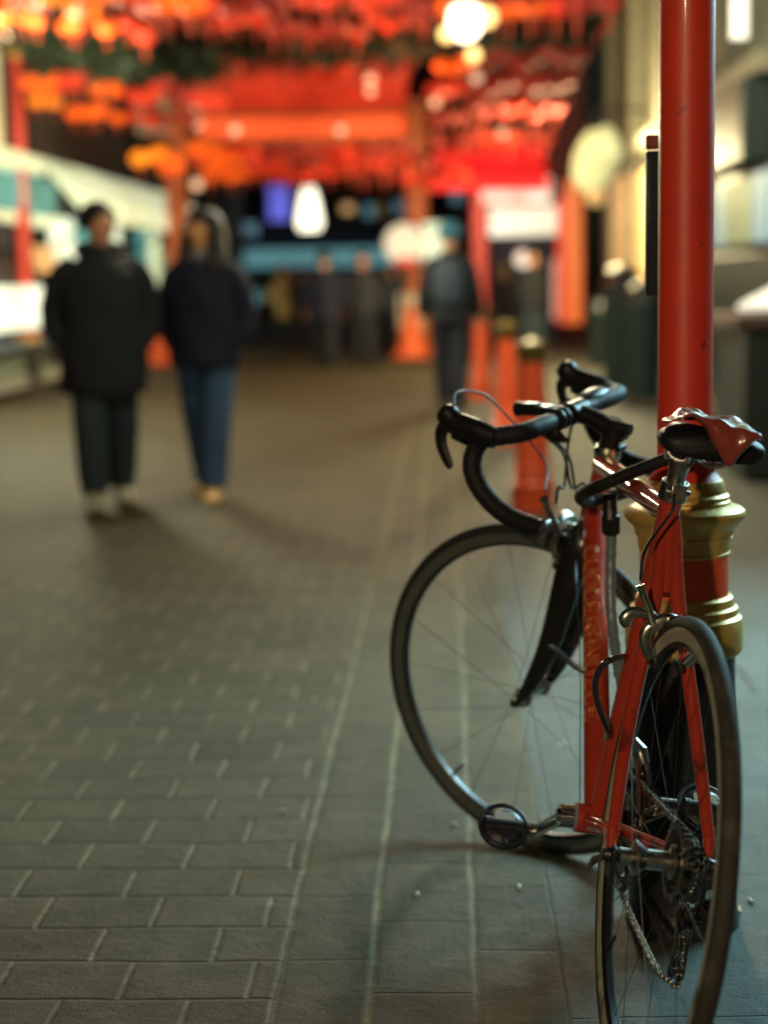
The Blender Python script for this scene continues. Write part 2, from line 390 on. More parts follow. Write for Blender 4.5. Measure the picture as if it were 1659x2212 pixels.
# ------------------------------------------------------------------ the bicycle (local: x forward, y left, z up)
WR = .328
bike = thing('road_bike', 'red drop-bar road bicycle leaning by the lamp post, front wheel turned left', 'bicycle', (.3096, 2.2348, 0))
bike.rotation_euler = (R_(9.068), 0, R_(93.03))
HA = R_(73); AX = Vector((-math.cos(HA), 0, math.sin(HA))); AN = Vector((math.sin(HA), 0, math.cos(HA)))
HUBF = Vector((.98, 0, WR)); FOOT = HUBF - AN*.045
STEER = Matrix.Translation(FOOT) @ Matrix.Rotation(R_(52.89), 4, AX) @ Matrix.Translation(-FOOT)
def ht(t, fwd=0, y=0): return FOOT + AX*t + AN*fwd + Vector((0, y, 0))   # point on the steering axis
def steered(o): o.matrix_local = STEER; return o
V = Vector
BB = V((.404, 0, .255)); ST_T = V((.262, 0, .790)); SC = V((.268, 0, .768)); HT_B, HT_T = ht(.372), ht(.505)
LD, RD_ = V((0, .064, WR)), V((0, -.064, WR))
fr = MB()
fr.tube([HT_B, HT_T], .0195, 24)
for t in (.374, .503): fr.tube([ht(t-.004), ht(t+.004)], .0222, 24)
tt = smooth_path([ht(.482), ht(.482)*.97+SC*.03, SC*.5+ht(.482)*.5, SC], 3)
fr.tube(tt, interp([.0205, .0205, .0195, .0185, .0165], len(tt)), 24)
dt0 = ht(.395)
fr.tube([dt0, dt0*.9+BB*.1, dt0*.1+BB*.9, BB], [.0215, .0215, .0215, .0215], 28)
fr.tube([BB, BB*.1+ST_T*.9, ST_T], [.0165, .0165, .0170], 24)
fr.tube([BB+V((0, .036, 0)), BB-V((0, .036, 0))], .0235, 28)
for sgn, D in ((1, LD), (-1, RD_)):
    # seat stay: out of the wishbone, down to the dropout
    p = smooth_path([SC+V((-.010, sgn*.006, -.010)), V((.198, sgn*.016, .655)), V((.155, sgn*.030, .580)), V((.090, sgn*.050, .470)), D+V((.012, sgn*.002, .030))], 5)
    fr.tube(p, interp([.0115, .0110, .0105, .0100, .0085], len(p)), 14)
    fr.tube([D+V((.014, sgn*.002, .034)), D+V((.006, sgn*.002, -.010))], [.0088, .0070], 12)
    # chain stay
    p = smooth_path([BB+V((-.012, sgn*.020, 0)), BB*.75+V((0, sgn*.032, WR))*.25, BB*.35+V((0, sgn*.056, WR))*.65, D+V((.030, 0, -.004)), D], 5)
    fr.tube(p, interp([.0135, .0125, .0115, .0095, .0085], len(p)), 14, flat=(1, .85))
fr.tube([SC+V((-.004, 0, -.004)), V((.228, 0, .700)), V((.200, 0, .655))], [.016, .0150, .010], 14)
fr.tube([V((.176, .026, .612)), V((.176, -.026, .612))], .0065, 10)
frame = fr.build('frame', m_red, bike, smooth=50)
for sgn, D in ((1, LD), (-1, RD_)):
    dr = MB()
    dr.box(D+V((.004, 0, -.010)), (.036, .006, .046))
    dr.tube([D+V((0, sgn*.004, 0)), D+V((0, sgn*.014, 0))], [.011, .008], 14)
    if sgn < 0: dr.box(RD_+V((-.002, 0, -.036)), (.018, .006, .030))
    dr.build('dropout', m_black, frame, bevel=.0015)
MB().tube([LD+V((.004, .010, -.004)), LD+V((.030, .018, -.020)), LD+V((.050, .02, -.040))], [.005, .006, .004], 10, flat=(1, .6)).build('quick_release_lever', m_alu, bike)
# outlined gold lettering down the tube
GL = {
 'C': [[(1,.8),(.75,1),(.25,1),(0,.8),(0,.2),(.25,0),(.75,0),(1,.2)]],
 'O': [[(.5,1),(.2,1),(0,.75),(0,.25),(.2,0),(.8,0),(1,.25),(1,.75),(.8,1),(.5,1)]],
 'U': [[(0,1),(0,.2),(.2,0),(.8,0),(1,.2),(1,1)]],
 'E': [[(1,1),(0,1),(0,0),(1,0)],[(0,.5),(.8,.5)]],
 'R': [[(0,0),(0,1),(.8,1),(1,.8),(1,.6),(.8,.45),(0,.45)],[(.5,.45),(1,0)]],
 'A': [[(0,0),(0,.7),(.3,1),(.7,1),(1,.7),(1,0)],[(0,.4),(1,.4)]],
 'N': [[(0,0),(0,1),(1,0),(1,1)]],
 'Z': [[(0,1),(1,1),(0,0),(1,0)]],
 'B': [[(0,0),(0,1),(.8,1),(1,.8),(.8,.52),(0,.52)],[(.8,.52),(1,.25),(.8,0),(0,0)]],
}
tdir = (BB-dt0).normalized(); tlen = (BB-dt0).length
tback = V((-tdir.z, 0, tdir.x)); tback = tback if tback.x < 0 else -tback
def on_tube(s_, th, r=.0219): return dt0 + tdir*s_ + (tback*math.cos(th)+V((0, 1, 0))*math.sin(th))*r
lt = MB()
word = 'CUOCERANUZCE'; s0, s1 = tlen*.155, tlen*.735; pitch_ = (s1-s0)/len(word)
for i, chx in enumerate(word):
    for pl in GL[chx]:
        pts = [V((x*pitch_*.66, y*.026, 0)) for x, y in pl]; hw = .0026
        Lf, Rt = [], []
        for k, p in enumerate(pts):
            a_ = (p-pts[k-1]).normalized() if k else (pts[1]-p).normalized()
            b_ = (pts[k+1]-p).normalized() if k < len(pts)-1 else a_
            t = (a_+b_).normalized(); nn = V((-t.y, t.x, 0)); mfac = 1/max(.5, nn.dot(V((-a_.y, a_.x, 0))))
            Lf.append(p+nn*hw*mfac); Rt.append(p-nn*hw*mfac)
        loop = Lf+Rt[::-1]; dense = []
        for k in range(len(loop)):
            a_, b_ = loop[k], loop[(k+1) % len(loop)]
            for q in range(3): dense.append(a_.lerp(b_, q/3))
        P3 = [on_tube(s0+i*pitch_+p.x, R_(72)-p.y/.0219) for p in dense]
        lt.tube(P3, .00050, 5, closed=True)
lt.build('lettering', m_goldl, frame, smooth=60)
# wheels
def wheel(centre, mt, n_sp, steer=False, rear=False):
    ctr = V(centre); T = Matrix.Translation(ctr)
    rim = MB().lathe([(.287, -.004), (.292, -.0085), (.304, -.0102), (.304, .0102), (.292, .0085), (.287, .004)], ctr, 96, 'Y', closed=True)
    wo = rim.build('wheel', m_rimdk, bike, smooth=40)
    bt = MB()
    for s_ in (-1, 1): bt.lathe([(.2935, s_*.0092), (.3045, s_*.0107), (.3125, s_*.0110), (.3125, s_*.0098), (.2935, s_*.0082)], ctr, 96, 'Y', closed=True)
    bt.build('brake_track', m_trackf if steer else m_track, wo, smooth=30)
    tp = [( .3165+.0128*math.cos(a)*(1.0 if math.cos(a) > 0 else .55), .0128*math.sin(a)) for a in [2*math.pi*k/16 for k in range(16)]]
    MB().lathe(tp, ctr, 120, 'Y', closed=True).build('tyre', mt, wo, smooth=60)
    MB().tube([ctr+V((.2, 0, -.205)), ctr+V((.188, 0, -.192)), ctr+V((.170, 0, -.175))], [.0030, .0030, .0022], 8).build('valve', m_cable, wo)
    hw = .052
    hb = MB().lathe([(.006, -hw-.004), (.012, -hw), (.012, -hw+.012), (.010, -.036), (.019, -.0345), (.019, -.0315), (.0125, -.028), (.011, 0), (.0125, .028), (.019, .0315), (.019, .0345), (.010, .036), (.012, hw-.012), (.012, hw), (.006, hw+.004)], ctr, 28, 'Y')
    if rear: hb = MB().lathe([(.006, -.060), (.013, -.056), (.013, -.020), (.024, -.019), (.024, -.016), (.014, -.012), (.014, .02), (.024, .033), (.024, .036), (.012, .040), (.012, .056), (.006, .060)], ctr, 28, 'Y')
    hb.build('hub', m_alu, wo)
    for k in range(n_sp):
        a = 2*math.pi*k/n_sp+.07; sd_ = 1 if k % 2 else -1
        off = (1 if (k//2) % 2 else -1)*R_(58)
        hy = sd_*(.033 if not (rear and sd_ < 0) else .018)
        p0 = ctr+V((math.cos(a+off)*.0185, hy, math.sin(a+off)*.0185)); p1 = ctr+V((math.cos(a)*.289, sd_*.002, math.sin(a)*.289))
        MB().tube([p0, p1], .00052, 5, caps=False).build('spoke', m_spoke, wo)
    if steer: steered(wo)
    return wo
fw = wheel(HUBF, m_tyre, 18, steer=True)
rw = wheel((0, 0, WR), m_tyred, 20, rear=True)
# fork with aero blades and a tall crown
fk = MB()
fk.tube([ht(.372), ht(.345)], [.0215, .0225], 24)
for sg in (-1, 1):
    p = smooth_path([ht(.366, 0, sg*.006), ht(.335, .004, sg*.030), ht(.26, .004, sg*.040), ht(.13, .010, sg*.046), ht(.03, .032, sg*.049), HUBF+V((-.002, sg*.050, .006))], 5)
    fk.tube(p, interp([.021, .024, .0235, .018, .011, .009], len(p)), 16, flat=(.62, 1.15), up=(0, 1, 0))
    fk.tube([HUBF+V((-.004, sg*.047, .016)), HUBF+V((0, sg*.047, -.012))], [.010, .0085], 12, flat=(1, .5))
fork = steered(fk.build('fork', m_carb, bike, smooth=60))
q = MB()
q.tube([HUBF+V((0, .052, 0)), HUBF+V((0, .068, 0))], [.009, .0085], 14); q.tube([HUBF+V((0, -.052, 0)), HUBF+V((0, -.066, 0))], [.009, .0075], 14)
q.tube([HUBF+V((0, .066, 0)), HUBF+V((-.012, .074, .006)), HUBF+V((-.040, .068, .030))], [.005, .0065, .004], 10)
q.build('axle_nut', m_black, fork)
# headset, stem, bar
hs = steered(MB().tube([HT_T+AX*.000, HT_T+AX*.006, HT_T+AX*.012, HT_T+AX*.018], [.0235, .0245, .0225, .0205], 28).build('headset_cup', m_white, bike))
CL = ht(.563, .079)+V((0, 0, -.004))
st = MB().tube([HT_T+AX*.016, HT_T+AX*.030, HT_T+AX*.064], [.0185, .0165, .0175], 24)
st.tube([HT_T+AX*.048, HT_T*.5+CL*.5+AX*.028, CL], [.0185, .0165, .0175], 18)
st.tube([CL+V((0, .024, 0)), CL-V((0, .024, 0))], .0205, 24)
st.tube([HT_T+AX*.062, HT_T+AX*.069], [.0175, .012], 18)
st.tube([HT_T+AX*.042-AN*.020+V((0, .011, 0)), HT_T+AX*.042-AN*.020-V((0, .011, 0))], .0085, 12)
st.tube([HT_T+AX*.022-AN*.022+V((0, .011, 0)), HT_T+AX*.022-AN*.022-V((0, .011, 0))], .0065, 12)
st.tube([HT_T+AX*.056-AN*.012, HT_T+AX*.060-AN*.034], [.013, .010], 12)
stem = steered(st.build('stem', m_rub, bike, smooth=45))
bl = MB()
for sy in (-1, 1):
    for dz in (-1, 1): bl.tube([CL+AN*.018+V((0, sy*.014, dz*.011)), CL+AN*.0235+V((0, sy*.014, dz*.011))], .0032, 8)
bl.build('faceplate_bolt', m_chrome, stem)
def barpts(sg):
    return smooth_path([CL+V(p) for p in ((0, 0, 0), (.0, sg*.06, 0), (.0, sg*.14, 0), (.010, sg*.172, -.001), (.034, sg*.188, -.003), (.066, sg*.193, -.008), (.086, sg*.196, -.028),
            (.090, sg*.204, -.058), (.078, sg*.206, -.090), (.050, sg*.208, -.120), (.012, sg*.210, -.140), (-.040, sg*.212, -.152))], 5)
hbm = MB(); a_ = barpts(-1)[::-1]; b_ = barpts(1)[1:]; path = a_+b_; nn = len(path); mid_ = len(a_)-1
rad = [.0166 + .0005*math.sin(i*2.1) if abs(i-mid_) > 6 else .0135 for i in range(nn)]
hbm.tube(path, rad, 16)
hbar = steered(hbm.build('handlebar', m_tape, bike, smooth=60))
for sg in (-1, 1):
    e = CL+V((-.040, sg*.212, -.152))
    MB().tube([e+V((.001, 0, 0)), e+V((-.004, 0, -.001)), e+V((-.008, 0, -.002))], [.0168, .0168, .012], 20).build('end_plug', m_black, hbar)
    # tape wrap ridges
    wr = MB()
    pth = barpts(sg)
    for k in range(12, len(pth)-1, 2):
        t = (pth[k+1]-pth[k-1]).normalized(); 
        up_ = V((0, 0, 1)) if abs(t.z) < .8 else V((1, 0, 0)); uu = (up_-t*up_.dot(t)).normalized(); vv = t.cross(uu)
        ring = [pth[k]+t*.006*math.sin(a)+(uu*math.cos(a)+vv*math.sin(a))*.0161 for a in [2*math.pi*j/18 for j in range(18)]]
        wr.tube(ring, .0009, 5, closed=True)
    wr.build('tape_ridge', m_tape, hbar, smooth=60)
    hp = smooth_path([CL+V(p) for p in ((.040, sg*.200, -.006), (.072, sg*.201, .004), (.098, sg*.202, .012), (.122, sg*.202, .020), (.136, sg*.202, .036), (.142, sg*.202, .044))], 5)
    hd_ = MB().tube(hp, interp([.0180, .0225, .0215, .0215, .0205, .0120], len(hp)), 18, flat=(1, .88))
    hd_.tube([CL+V((.092, sg*.202, -.004)), CL+V((.118, sg*.202, .004))], [.017, .016], 14)
    hood = steered(hd_.build('brake_hood', m_rub, bike, smooth=60))
    lv = smooth_path([CL+V(p) for p in ((.124, sg*.202, .022), (.146, sg*.203, .006), (.150, sg*.205, -.014), (.144, sg*.207, -.034), (.134, sg*.210, -.052), (.128, sg*.212, -.060))], 5)
    MB().tube(lv, interp([.009, .010, .009, .0085, .007, .004], len(lv)), 12, flat=(1.25, .55)).build('brake_lever', m_rub, hood)
    MB().tube([CL+V((.140, sg*.202, .034)), CL+V((.1455, sg*.202, .033))], [.0115, .0095], 16).build('name_cap', m_chrome, hood)
# computer / light bracket clamped by the stem
br = MB()
for dy in (0, .018): 
    br.lathe([(.017, -.006), (.0205, -.005), (.0205, .005), (.017, .006)], CL+V((0, .048+dy, 0)), 24, 'Y')
br.box(CL+V((.028, .055, .014)), (.030, .030, .016)); br.box(CL+V((.052, .060, .016)), (.030, .022, .022)); br.tube([CL+V((.06, .06, .016)), CL+V((.085, .060, .014))], [.011, .014], 14)
steered(br.build('light_bracket', m_rub, bike, bevel=.003))
steered(MB().ball(CL+V((.012, -.085, .008)), .028, 18, (.8, 1.9, .62)).build('bar_computer', m_rub, bike))
lp = smooth_path([CL+V((.0, .09, -.012)), CL+V((-.012, .085, -.026)), CL+V((-.022, .07, -.036))], 4)
steered(MB().tube(lp, interp([.012, .012, .004], len(lp)), 10, flat=(1, .4)).build('shift_paddle', m_rub, bike))
# brake caliper builder
def caliper(c, fw_, name='brake_caliper', steer=False, m=m_alu):
    """c: bolt point above the tyre; fw_: +1 arms in front (+x), -1 behind"""
    c = V(c); o_ = MB()
    x = fw_*.016
    for sg, xo in ((1, x), (-1, x+fw_*.009)):
        p = smooth_path([c+V((xo, -sg*.010, .010)), c+V((xo, sg*.012, .012)), c+V((xo, sg*.034, -.004)), c+V((xo, sg*.036, -.024)), c+V((xo*.8, sg*.024, -.046))], 4)
        o_.tube(p, interp([.008, .0095, .009, .0075, .0065], len(p)), 12, flat=(1.1, .7))
    o_.tube([c+V((-fw_*.004, 0, 0)), c+V((fw_*.038, 0, 0))], .0075, 14)
    o_.tube([c+V((fw_*.036, 0, 0)), c+V((fw_*.044, 0, 0))], [.0095, .007], 6)
    p = smooth_path([c+V((x, .030, .004)), c+V((x, .038, .022)), c+V((x, .052, .048)), c+V((x, .056, .056))], 4)
    o_.tube(p, interp([.008, .006, .005, .0065], len(p)), 12)
    p = smooth_path([c+V((x, .020, .006)), c+V((x, .040, .018)), c+V((x, .060, .016)), c+V((x, .068, .006)), c+V((x, .064, -.004))], 3)
    o_.tube(p, interp([.006, .006, .0075, .009, .005], len(p)), 10, flat=(1.2, .7))
    ob = o_.build(name, m, bike, smooth=50)
    pd = MB()
    for sg in (-1, 1):
        pd.box(c+V((x*.7, sg*.0175, -.050)), (.040, .009, .012))
    pd.build('brake_pad', m_black, ob, bevel=.002)
    if steer: steered(ob)
    return ob
fc_ = caliper(ht(.350, .026), 1, steer=True); fc_.matrix_local = STEER @ Matrix.Translation(ht(.350, .026)) @ Matrix.Scale(1.3, 4) @ Matrix.Translation(-ht(.350, .026))
rc = caliper((.148, 0, .618+.0), -1, m=m_white)
MB().lathe([(.0048, -.002), (.0075, -.001), (.0075, .003), (.0048, .004)], (.128, -.052, .612), 16, 'X', closed=True).build('adjuster_ring', m_chrome, rc)
# seat post, clamp, saddle
SPD = (ST_T-BB).normalized()
sp_ = MB().tube([ST_T-SPD*.02, ST_T+SPD*.058], [.0136, .0136], 20)
sp_.tube([ST_T+SPD*.040, ST_T+SPD*.060, ST_T+SPD*.072], [.0145, .0175, .014], 16)
sp_.tube([ST_T+SPD*.066+V((0, .024, .002)), ST_T+SPD*.066+V((0, -.024, .002))], .0115, 16)
spo = sp_.build('seat_post', m_alu, bike)
MB().tube([ST_T+SPD*.060+V((-.022, -.004, 0)), ST_T+SPD*.060+V((-.032, -.005, -.001))], [.010, .0085], 14).build('clamp_bolt', m_white, spo)
sc_ = MB().tube([ST_T-SPD*.004, ST_T+SPD*.024], [.0215, .0205], 22); sc_.box(ST_T+SPD*.010+V((-.026, 0, 0)), (.016, .022, .022))
sc_.tube([ST_T+SPD*.010+V((-.027, .018, 0)), ST_T+SPD*.010+V((-.027, -.018, 0))], .0045, 10)
sc_.build('seat_clamp', m_alu, bike, bevel=.002)
SZ = .889
def saddle_mesh(grow=0, wmul=1.0, x0=0, x1=1, drop=0.0, wob=0.0, seed=0, th0=-1, th1=1):
    secs = [(.055, .050, -.006), (.065, .070, 0), (.090, .077, .004), (.125, .070, .006), (.160, .052, .004), (.200, .033, .000), (.250, .023, -.001), (.300, .020, -.003), (.322, .012, -.007)]
    vs = []; fs = []; na = 20; nx = len(secs)
    idx = [i for i in range(nx)]
    for (x, hw, dz) in secs:
        hw *= wmul
        for j in range(na+1):
            t = -1+2*j/na
            a = t*math.pi*.62
            y = hw*math.sin(a)/1.0 if abs(a) < math.pi/2 else math.copysign(hw*(1-.22*(abs(a)-math.pi/2)), a)
            z = SZ+dz + (.012 if hw < .05 else .009)*math.cos(a)-.017*(abs(t)**3) - drop*(abs(t)**2)
            p = V((x, y*(1+grow), z+grow*.03))
            if wob:
                nv = noise.noise_vector(p*22+V((seed, 0, 0))); p += V((nv.x*wob*.5, nv.y*wob*.6, nv.z*wob))
                nv = noise.noise_vector(p*60); p += nv*wob*.25
            vs.append(p)
    for i in range(nx-1):
        for j in range(na):
            a0 = i*(na+1)+j; fs.append((a0, a0+1, a0+na+2, a0+na+1))
    fs.append(tuple(range(na, -1, -1))); fs.append(tuple((nx-1)*(na+1)+j for j in range(na+1)))
    mb = MB(); mb.add(vs, fs)
    return mb
sad = saddle_mesh().build('saddle', m_sad, bike, smooth=60, subsurf=1)
sol = sad.modifiers.new('thick', 'SOLIDIFY'); sol.thickness = .006
rl = MB()
for sg in (-1, 1):
    p = smooth_path([V((.085, sg*.030, SZ-.020)), V((.110, sg*.024, SZ-.034)), V((.170, sg*.021, SZ-.040)), V((.230, sg*.020, SZ-.036)), V((.300, sg*.012, SZ-.016))], 5)
    rl.tube(p, .0036, 8)
rl.build('saddle_rail', m_alu, sad)
# torn shiny red cover pulled over the saddle, slipped to the right
cv = MB(); nx, na = 30, 26; vs = []; fs = []
for i in range(nx+1):
    u = i/nx; x = .035+.235*u
    hw = (.071-.045*max(0, (u-.35)/.65)**.8)*(1.0 if u > .08 else .86)
    for j in range(na+1):
        t = -1+2*j/na; tt_ = t*.74-.02
        y = hw*1.10*math.sin(tt_*1.45); y *= (.80 if y < 0 else 1.05); dropz = .050*max(0, abs(tt_)-.42)**1.3/.55
        dropz *= (.25 if tt_ < 0 else .8)
        z = SZ+.018+.012*math.cos(tt_*1.5)-dropz+.003*math.sin(u*9+t*3)
        if t > .3 and u < .5: z += .014*(t-.3)*(1-u*2)*2       # lifted lip on the left
        p = V((x, y-.003, z))
        nv = noise.noise_vector(p*26+V((4, 1, 0))); p += V((nv.x*.006, nv.y*.006, nv.z*.008)); nv = noise.noise_vector(p*75); p += nv*.003
        vs.append(p)
for i in range(nx):
    for j in range(na):
        a0 = i*(na+1)+j; fs.append((a0, a0+1, a0+na+2, a0+na+1))
# rear lip folding down over the back edge
cv.add(vs, fs)
lip = []
for kk in range(6):
    for j in range(na+1):
        p = vs[j].copy(); t = -1+2*j/na; q_ = kk/5
        dr_ = .050*math.exp(-((t+.12)/.46)**2)+.006; p += V((-.010*math.sin(q_*2.6)+.012*q_*q_, 0, -dr_*q_))
        nv = noise.noise_vector(p*38); p += nv*.005*q_; lip.append(p)
cv.add(lip, [(kk*(na+1)+j, kk*(na+1)+j+1, (kk+1)*(na+1)+j+1, (kk+1)*(na+1)+j) for kk in range(5) for j in range(na)])
cvo = cv.build('saddle_cover', m_cover, sad, smooth=80); s2 = cvo.modifiers.new('t', 'SOLIDIFY'); s2.thickness = .0022
ss = cvo.modifiers.new('s', 'SUBSURF'); ss.levels = 1; ss.render_levels = 1
# drivetrain
cr = MB()
CA = R_(-27)
cdv = V((math.cos(CA), 0, math.sin(CA)))
def crank(sg, d):
    a = BB+V((0, sg*.052, 0)); o_ = MB(); e = a+d*.170+V((0, sg*.014, 0))
    p = [a-d*.012, a, a+d*.03+V((0, sg*.004, 0)), a+d*.09+V((0, sg*.009, 0)), a+d*.155+V((0, sg*.014, 0)), e+d*.008]
    o_.tube(p, [.010, .017, .014, .0115, .0125, .010], 14, flat=(1, .62), up=(0, 1, 0) if False else d.cross(V((0, 1, 0))))
    o_.tube([a-V((0, sg*.012, 0)), a+V((0, sg*.010, 0))], .0185, 20); o_.tube([a+V((0, sg*.008, 0)), a+V((0, sg*.015, 0))], [.0125, .009], 18)
    o_.tube([e-V((0, sg*.012, 0)), e+V((0, sg*.012, 0))], .0135, 18)
    ob = o_.build('crank_arm', m_chrome, bike, smooth=50)
    # clipless style pedal: body, cage plates, axle
    pc = e+V((0, sg*.055, 0)); pm = MB()
    pm.tube([e, pc+V((0, sg*.035, 0))], .0075, 12)
    pm.tube([pc-V((0, .032, 0)), pc+V((0, .032, 0))], [.017, .017], 16)
    tilt = Matrix.Rotation(R_(-38), 4, 'Y')
    ring = [pc+tilt@V((math.cos(a)*.038, math.sin(a)*.036, 0)) for a in [2*math.pi*j/28 for j in range(28)]]
    pm.tube(ring, .009, 8, closed=True, flat=(1.2, .7))
    pm.lathe([(.0, -.014), (.026, -.013), (.036, -.006), (.037, .006), (.026, .013), (0, .014)], pc, 26, M=tilt)
    po = pm.build('pedal', m_black, bike, bevel=.0012)
    MB().box(pc+tilt@V((.010, 0, .0145)), (.020, .036, .003), tilt).build('pedal_reflector', m_plast, po, bevel=.0008)
    MB().tube([pc+tilt@V((-.03, 0, .013)), pc+tilt@V((-.055, 0, .034)), pc+tilt@V((-.060, 0, .055))], [.002, .002, .0016], 6).build('toe_clip', m_black, po)
    return ob
crank(1, cdv); crank(-1, -cdv)
def gear(mb, c, r, t, y, w=.002, depth=.004):
    n_ = t*4; vs = []
    for k in range(n_):
        a = 2*math.pi*k/n_; rr = r+(depth if k % 4 in (1, 2) else 0)
        for yy in (-w/2, w/2): vs.append(V((c[0]+rr*math.cos(a), y+yy, c[2]+rr*math.sin(a))))
    off = len(vs)
    for k in range(n_):
        a = 2*math.pi*k/n_
        for yy in (-w/2, w/2): vs.append(V((c[0]+r*.80*math.cos(a), y+yy, c[2]+r*.80*math.sin(a))))
    fs = []
    for k in range(n_):
        k2 = (k+1) % n_
        fs += [(2*k, 2*k+1, 2*k2+1, 2*k2), (off+2*k, off+2*k2, off+2*k2+1, off+2*k+1), (2*k, 2*k2, off+2*k2, off+2*k), (2*k+1, off+2*k+1, off+2*k2+1, 2*k2+1)]
    mb.add(vs, fs)
for r_, t_, y_ in ((.104, 52, -.047), (.078, 39, -.041)):
    gm = MB(); gear(gm, BB, r_, t_, y_)
    for k in range(5):
        a = 2*math.pi*k/5+.3; e = BB+V((math.cos(a)*r_*.86, y_, math.sin(a)*r_*.86))
        gm.tube([BB+V((0, y_, 0)), e], [.014, .006], 8, flat=(1, .4))
    gm.build('chainring', m_greas, bike, smooth=30)
HB = V((0, 0, WR))
cs = MB()
for k in range(9): gear(cs, HB, .024+.0036*k, 12+2*k, -.052+.0042*k, .0019, .0036)
cs.build('cassette', m_greas, bike, smooth=30)
MB().tube([HB+V((0, -.055, 0)), HB+V((0, -.060, 0))], [.017, .014], 20).build('lock_ring', m_alu, bike)
# rear derailleur
J1, J2 = V((.020, -.052, WR-.078)), V((.010, -.050, WR-.155))
rd = MB()
rd.tube([RD_+V((-.004, -.006, -.040)), RD_+V((.000, -.016, -.052)), J1+V((.004, -.016, .006))], [.012, .014, .013], 14, flat=(1, .8))
rd.tube([J1+V((0, -.020, .002)), J1+V((0, .004, 0))], .015, 16)
for yy in (-.0085, .0085):
    rd.tube([J1+V((0, yy, .010)), J1*.5+J2*.5+V((-.006, yy, 0)), J2+V((0, yy, -.006))], [.012, .008, .012], 12, flat=(1, .16), up=(1, 0, 0))
rdo = rd.build('rear_derailleur', m_greas, bike, smooth=45)
for J in (J1, J2):
    jm = MB(); gear(jm, J, .0175, 11, J.y, .004, .0035); jm.tube([J+V((0, -.011, 0)), J+V((0, .011, 0))], .005, 12)
    jm.build('jockey_wheel', m_rub, rdo)
# chain: links along a path
def loop_path():
    P_ = []
    rc_ = .0365; rg = .080
    for k in range(9):     # over the cassette, back side
        a = R_(105+170*k/8); P_.append(HB+V((math.cos(a)*rc_, -.040, math.sin(a)*rc_)))
    P_.append(J1+V((.020, .0, .004))); P_.append(J1+V((.016, 0, -.014)))
    P_.append(J1*.5+J2*.5+V((-.010, 0, 0)))
    P_.append(J2+V((-.018, 0, .004))); P_.append(J2+V((-.012, 0, -.016))); P_.append(J2+V((.010, 0, -.019)))
    P_.append(V((.10, -.048, .140))); P_.append(V((.22, -.046, .146))); P_.append(V((.33, -.043, .158)))
    for k in range(9):
        a = R_(-100+190*k/8); P_.append(BB+V((math.cos(a)*rg, -.041, math.sin(a)*rg)))
    return P_
cp_ = loop_path(); cp_.append(cp_[0]); dense = smooth_path(cp_, 14)
# resample every 12.7 mm half link
acc = 0; pts = [dense[0]]
for i in range(1, len(dense)):
    a, b = dense[i-1], dense[i]; d = (b-a).length
    while acc+d >= .0105:
        t = (.0105-acc)/d; a = a.lerp(b, t); pts.append(a.copy()); d = (b-a).length; acc = 0
    acc += d
chm = MB()
for i in range(len(pts)-1):
    a, b = pts[i], pts[i+1]; t = (b-a).normalized(); yv = V((0, 1, 0)); u = t.cross(yv).normalized()
    wd = .0036 if i % 2 else .0026
    for sg in (-1, 1):
        c = (a+b)/2+yv*sg*wd; Mx = Matrix((t, yv, u)).transposed()
        chm.box(c, (.0125, .0011, .0072), Mx)
    chm.tube([a-yv*.0042, a+yv*.0042], .0028, 8)
chm.build('chain', m_chain, bike, smooth=30)
# front derailleur cage
fd = MB(); 
for yy in (-.036, -.052):
    pth = [BB+V((math.cos(a)*.118, yy, math.sin(a)*.118)) for a in [R_(95+10*k) for k in range(7)]]
    fd.tube(pth, .010, 8, flat=(1, .12), up=(0, 0, 1))
fd.tube([BB+SPD*.150+V((0, -.018, 0)), BB+SPD*.135+V((-.02, -.036, .0)), BB+SPD*.118+V((-.03, -.044, 0))], [.012, .013, .008], 12)
fd.tube([BB+SPD*.150+V((0, -.020, 0)), BB+SPD*.150+V((0, .018, 0))], .009, 10)
fd.build('front_derailleur', m_alu, bike)
# cables, built in the bike's frame from steered points
def SP(p): return STEER @ (CL+V(p))
FC = STEER @ (ht(.352, .036)+V((0, .052, .054)))
def cab(pts, r=.0024, name='brake_cable', m=m_cable):
    return MB().tube(smooth_path(pts, 8), r, 8).build(name, m, bike, smooth=60)
cab([SP((.02, .10, -.012)), SP((-.005, .06, -.06)), SP((.0, .03, -.13)), ht(.44, -.0, .026), V((.80, .026, .62)), V((.74, .028, .57))], .0025, 'gear_cable')
cab([SP((.02, .085, -.012)), SP((.0, .035, -.07)), SP((.01, .00, -.14)), ht(.42, -.0, .024), V((.78, -.026, .62)), V((.73, -.027, .56))], .0025, 'gear_cable')
cab([SP((.03, -.05, -.012)), SP((.03, -.02, -.06)), SP((.02, .02, -.13)), FC+V((0, 0, .03)), FC], .0026)
cab([SP((.120, .202, .050)), SP((.130, .17, .065)), SP((.120, .10, .045)), SP((.10, .03, -.03)), SP((.075, -.01, -.10)), FC+V((.02, .02, .02))], .0021)
cab([V((.74, .028, .57)), V((.60, .027, .46)), V((.48, .026, .32)), BB+V((.0, .026, -.020))], .0009, 'gear_wire', m_spoke)
cab([V((.176, .018, .80)), V((.20, .012, .775)), V((.176, .046, .72)), V((.142, .054, .680))], .0024)
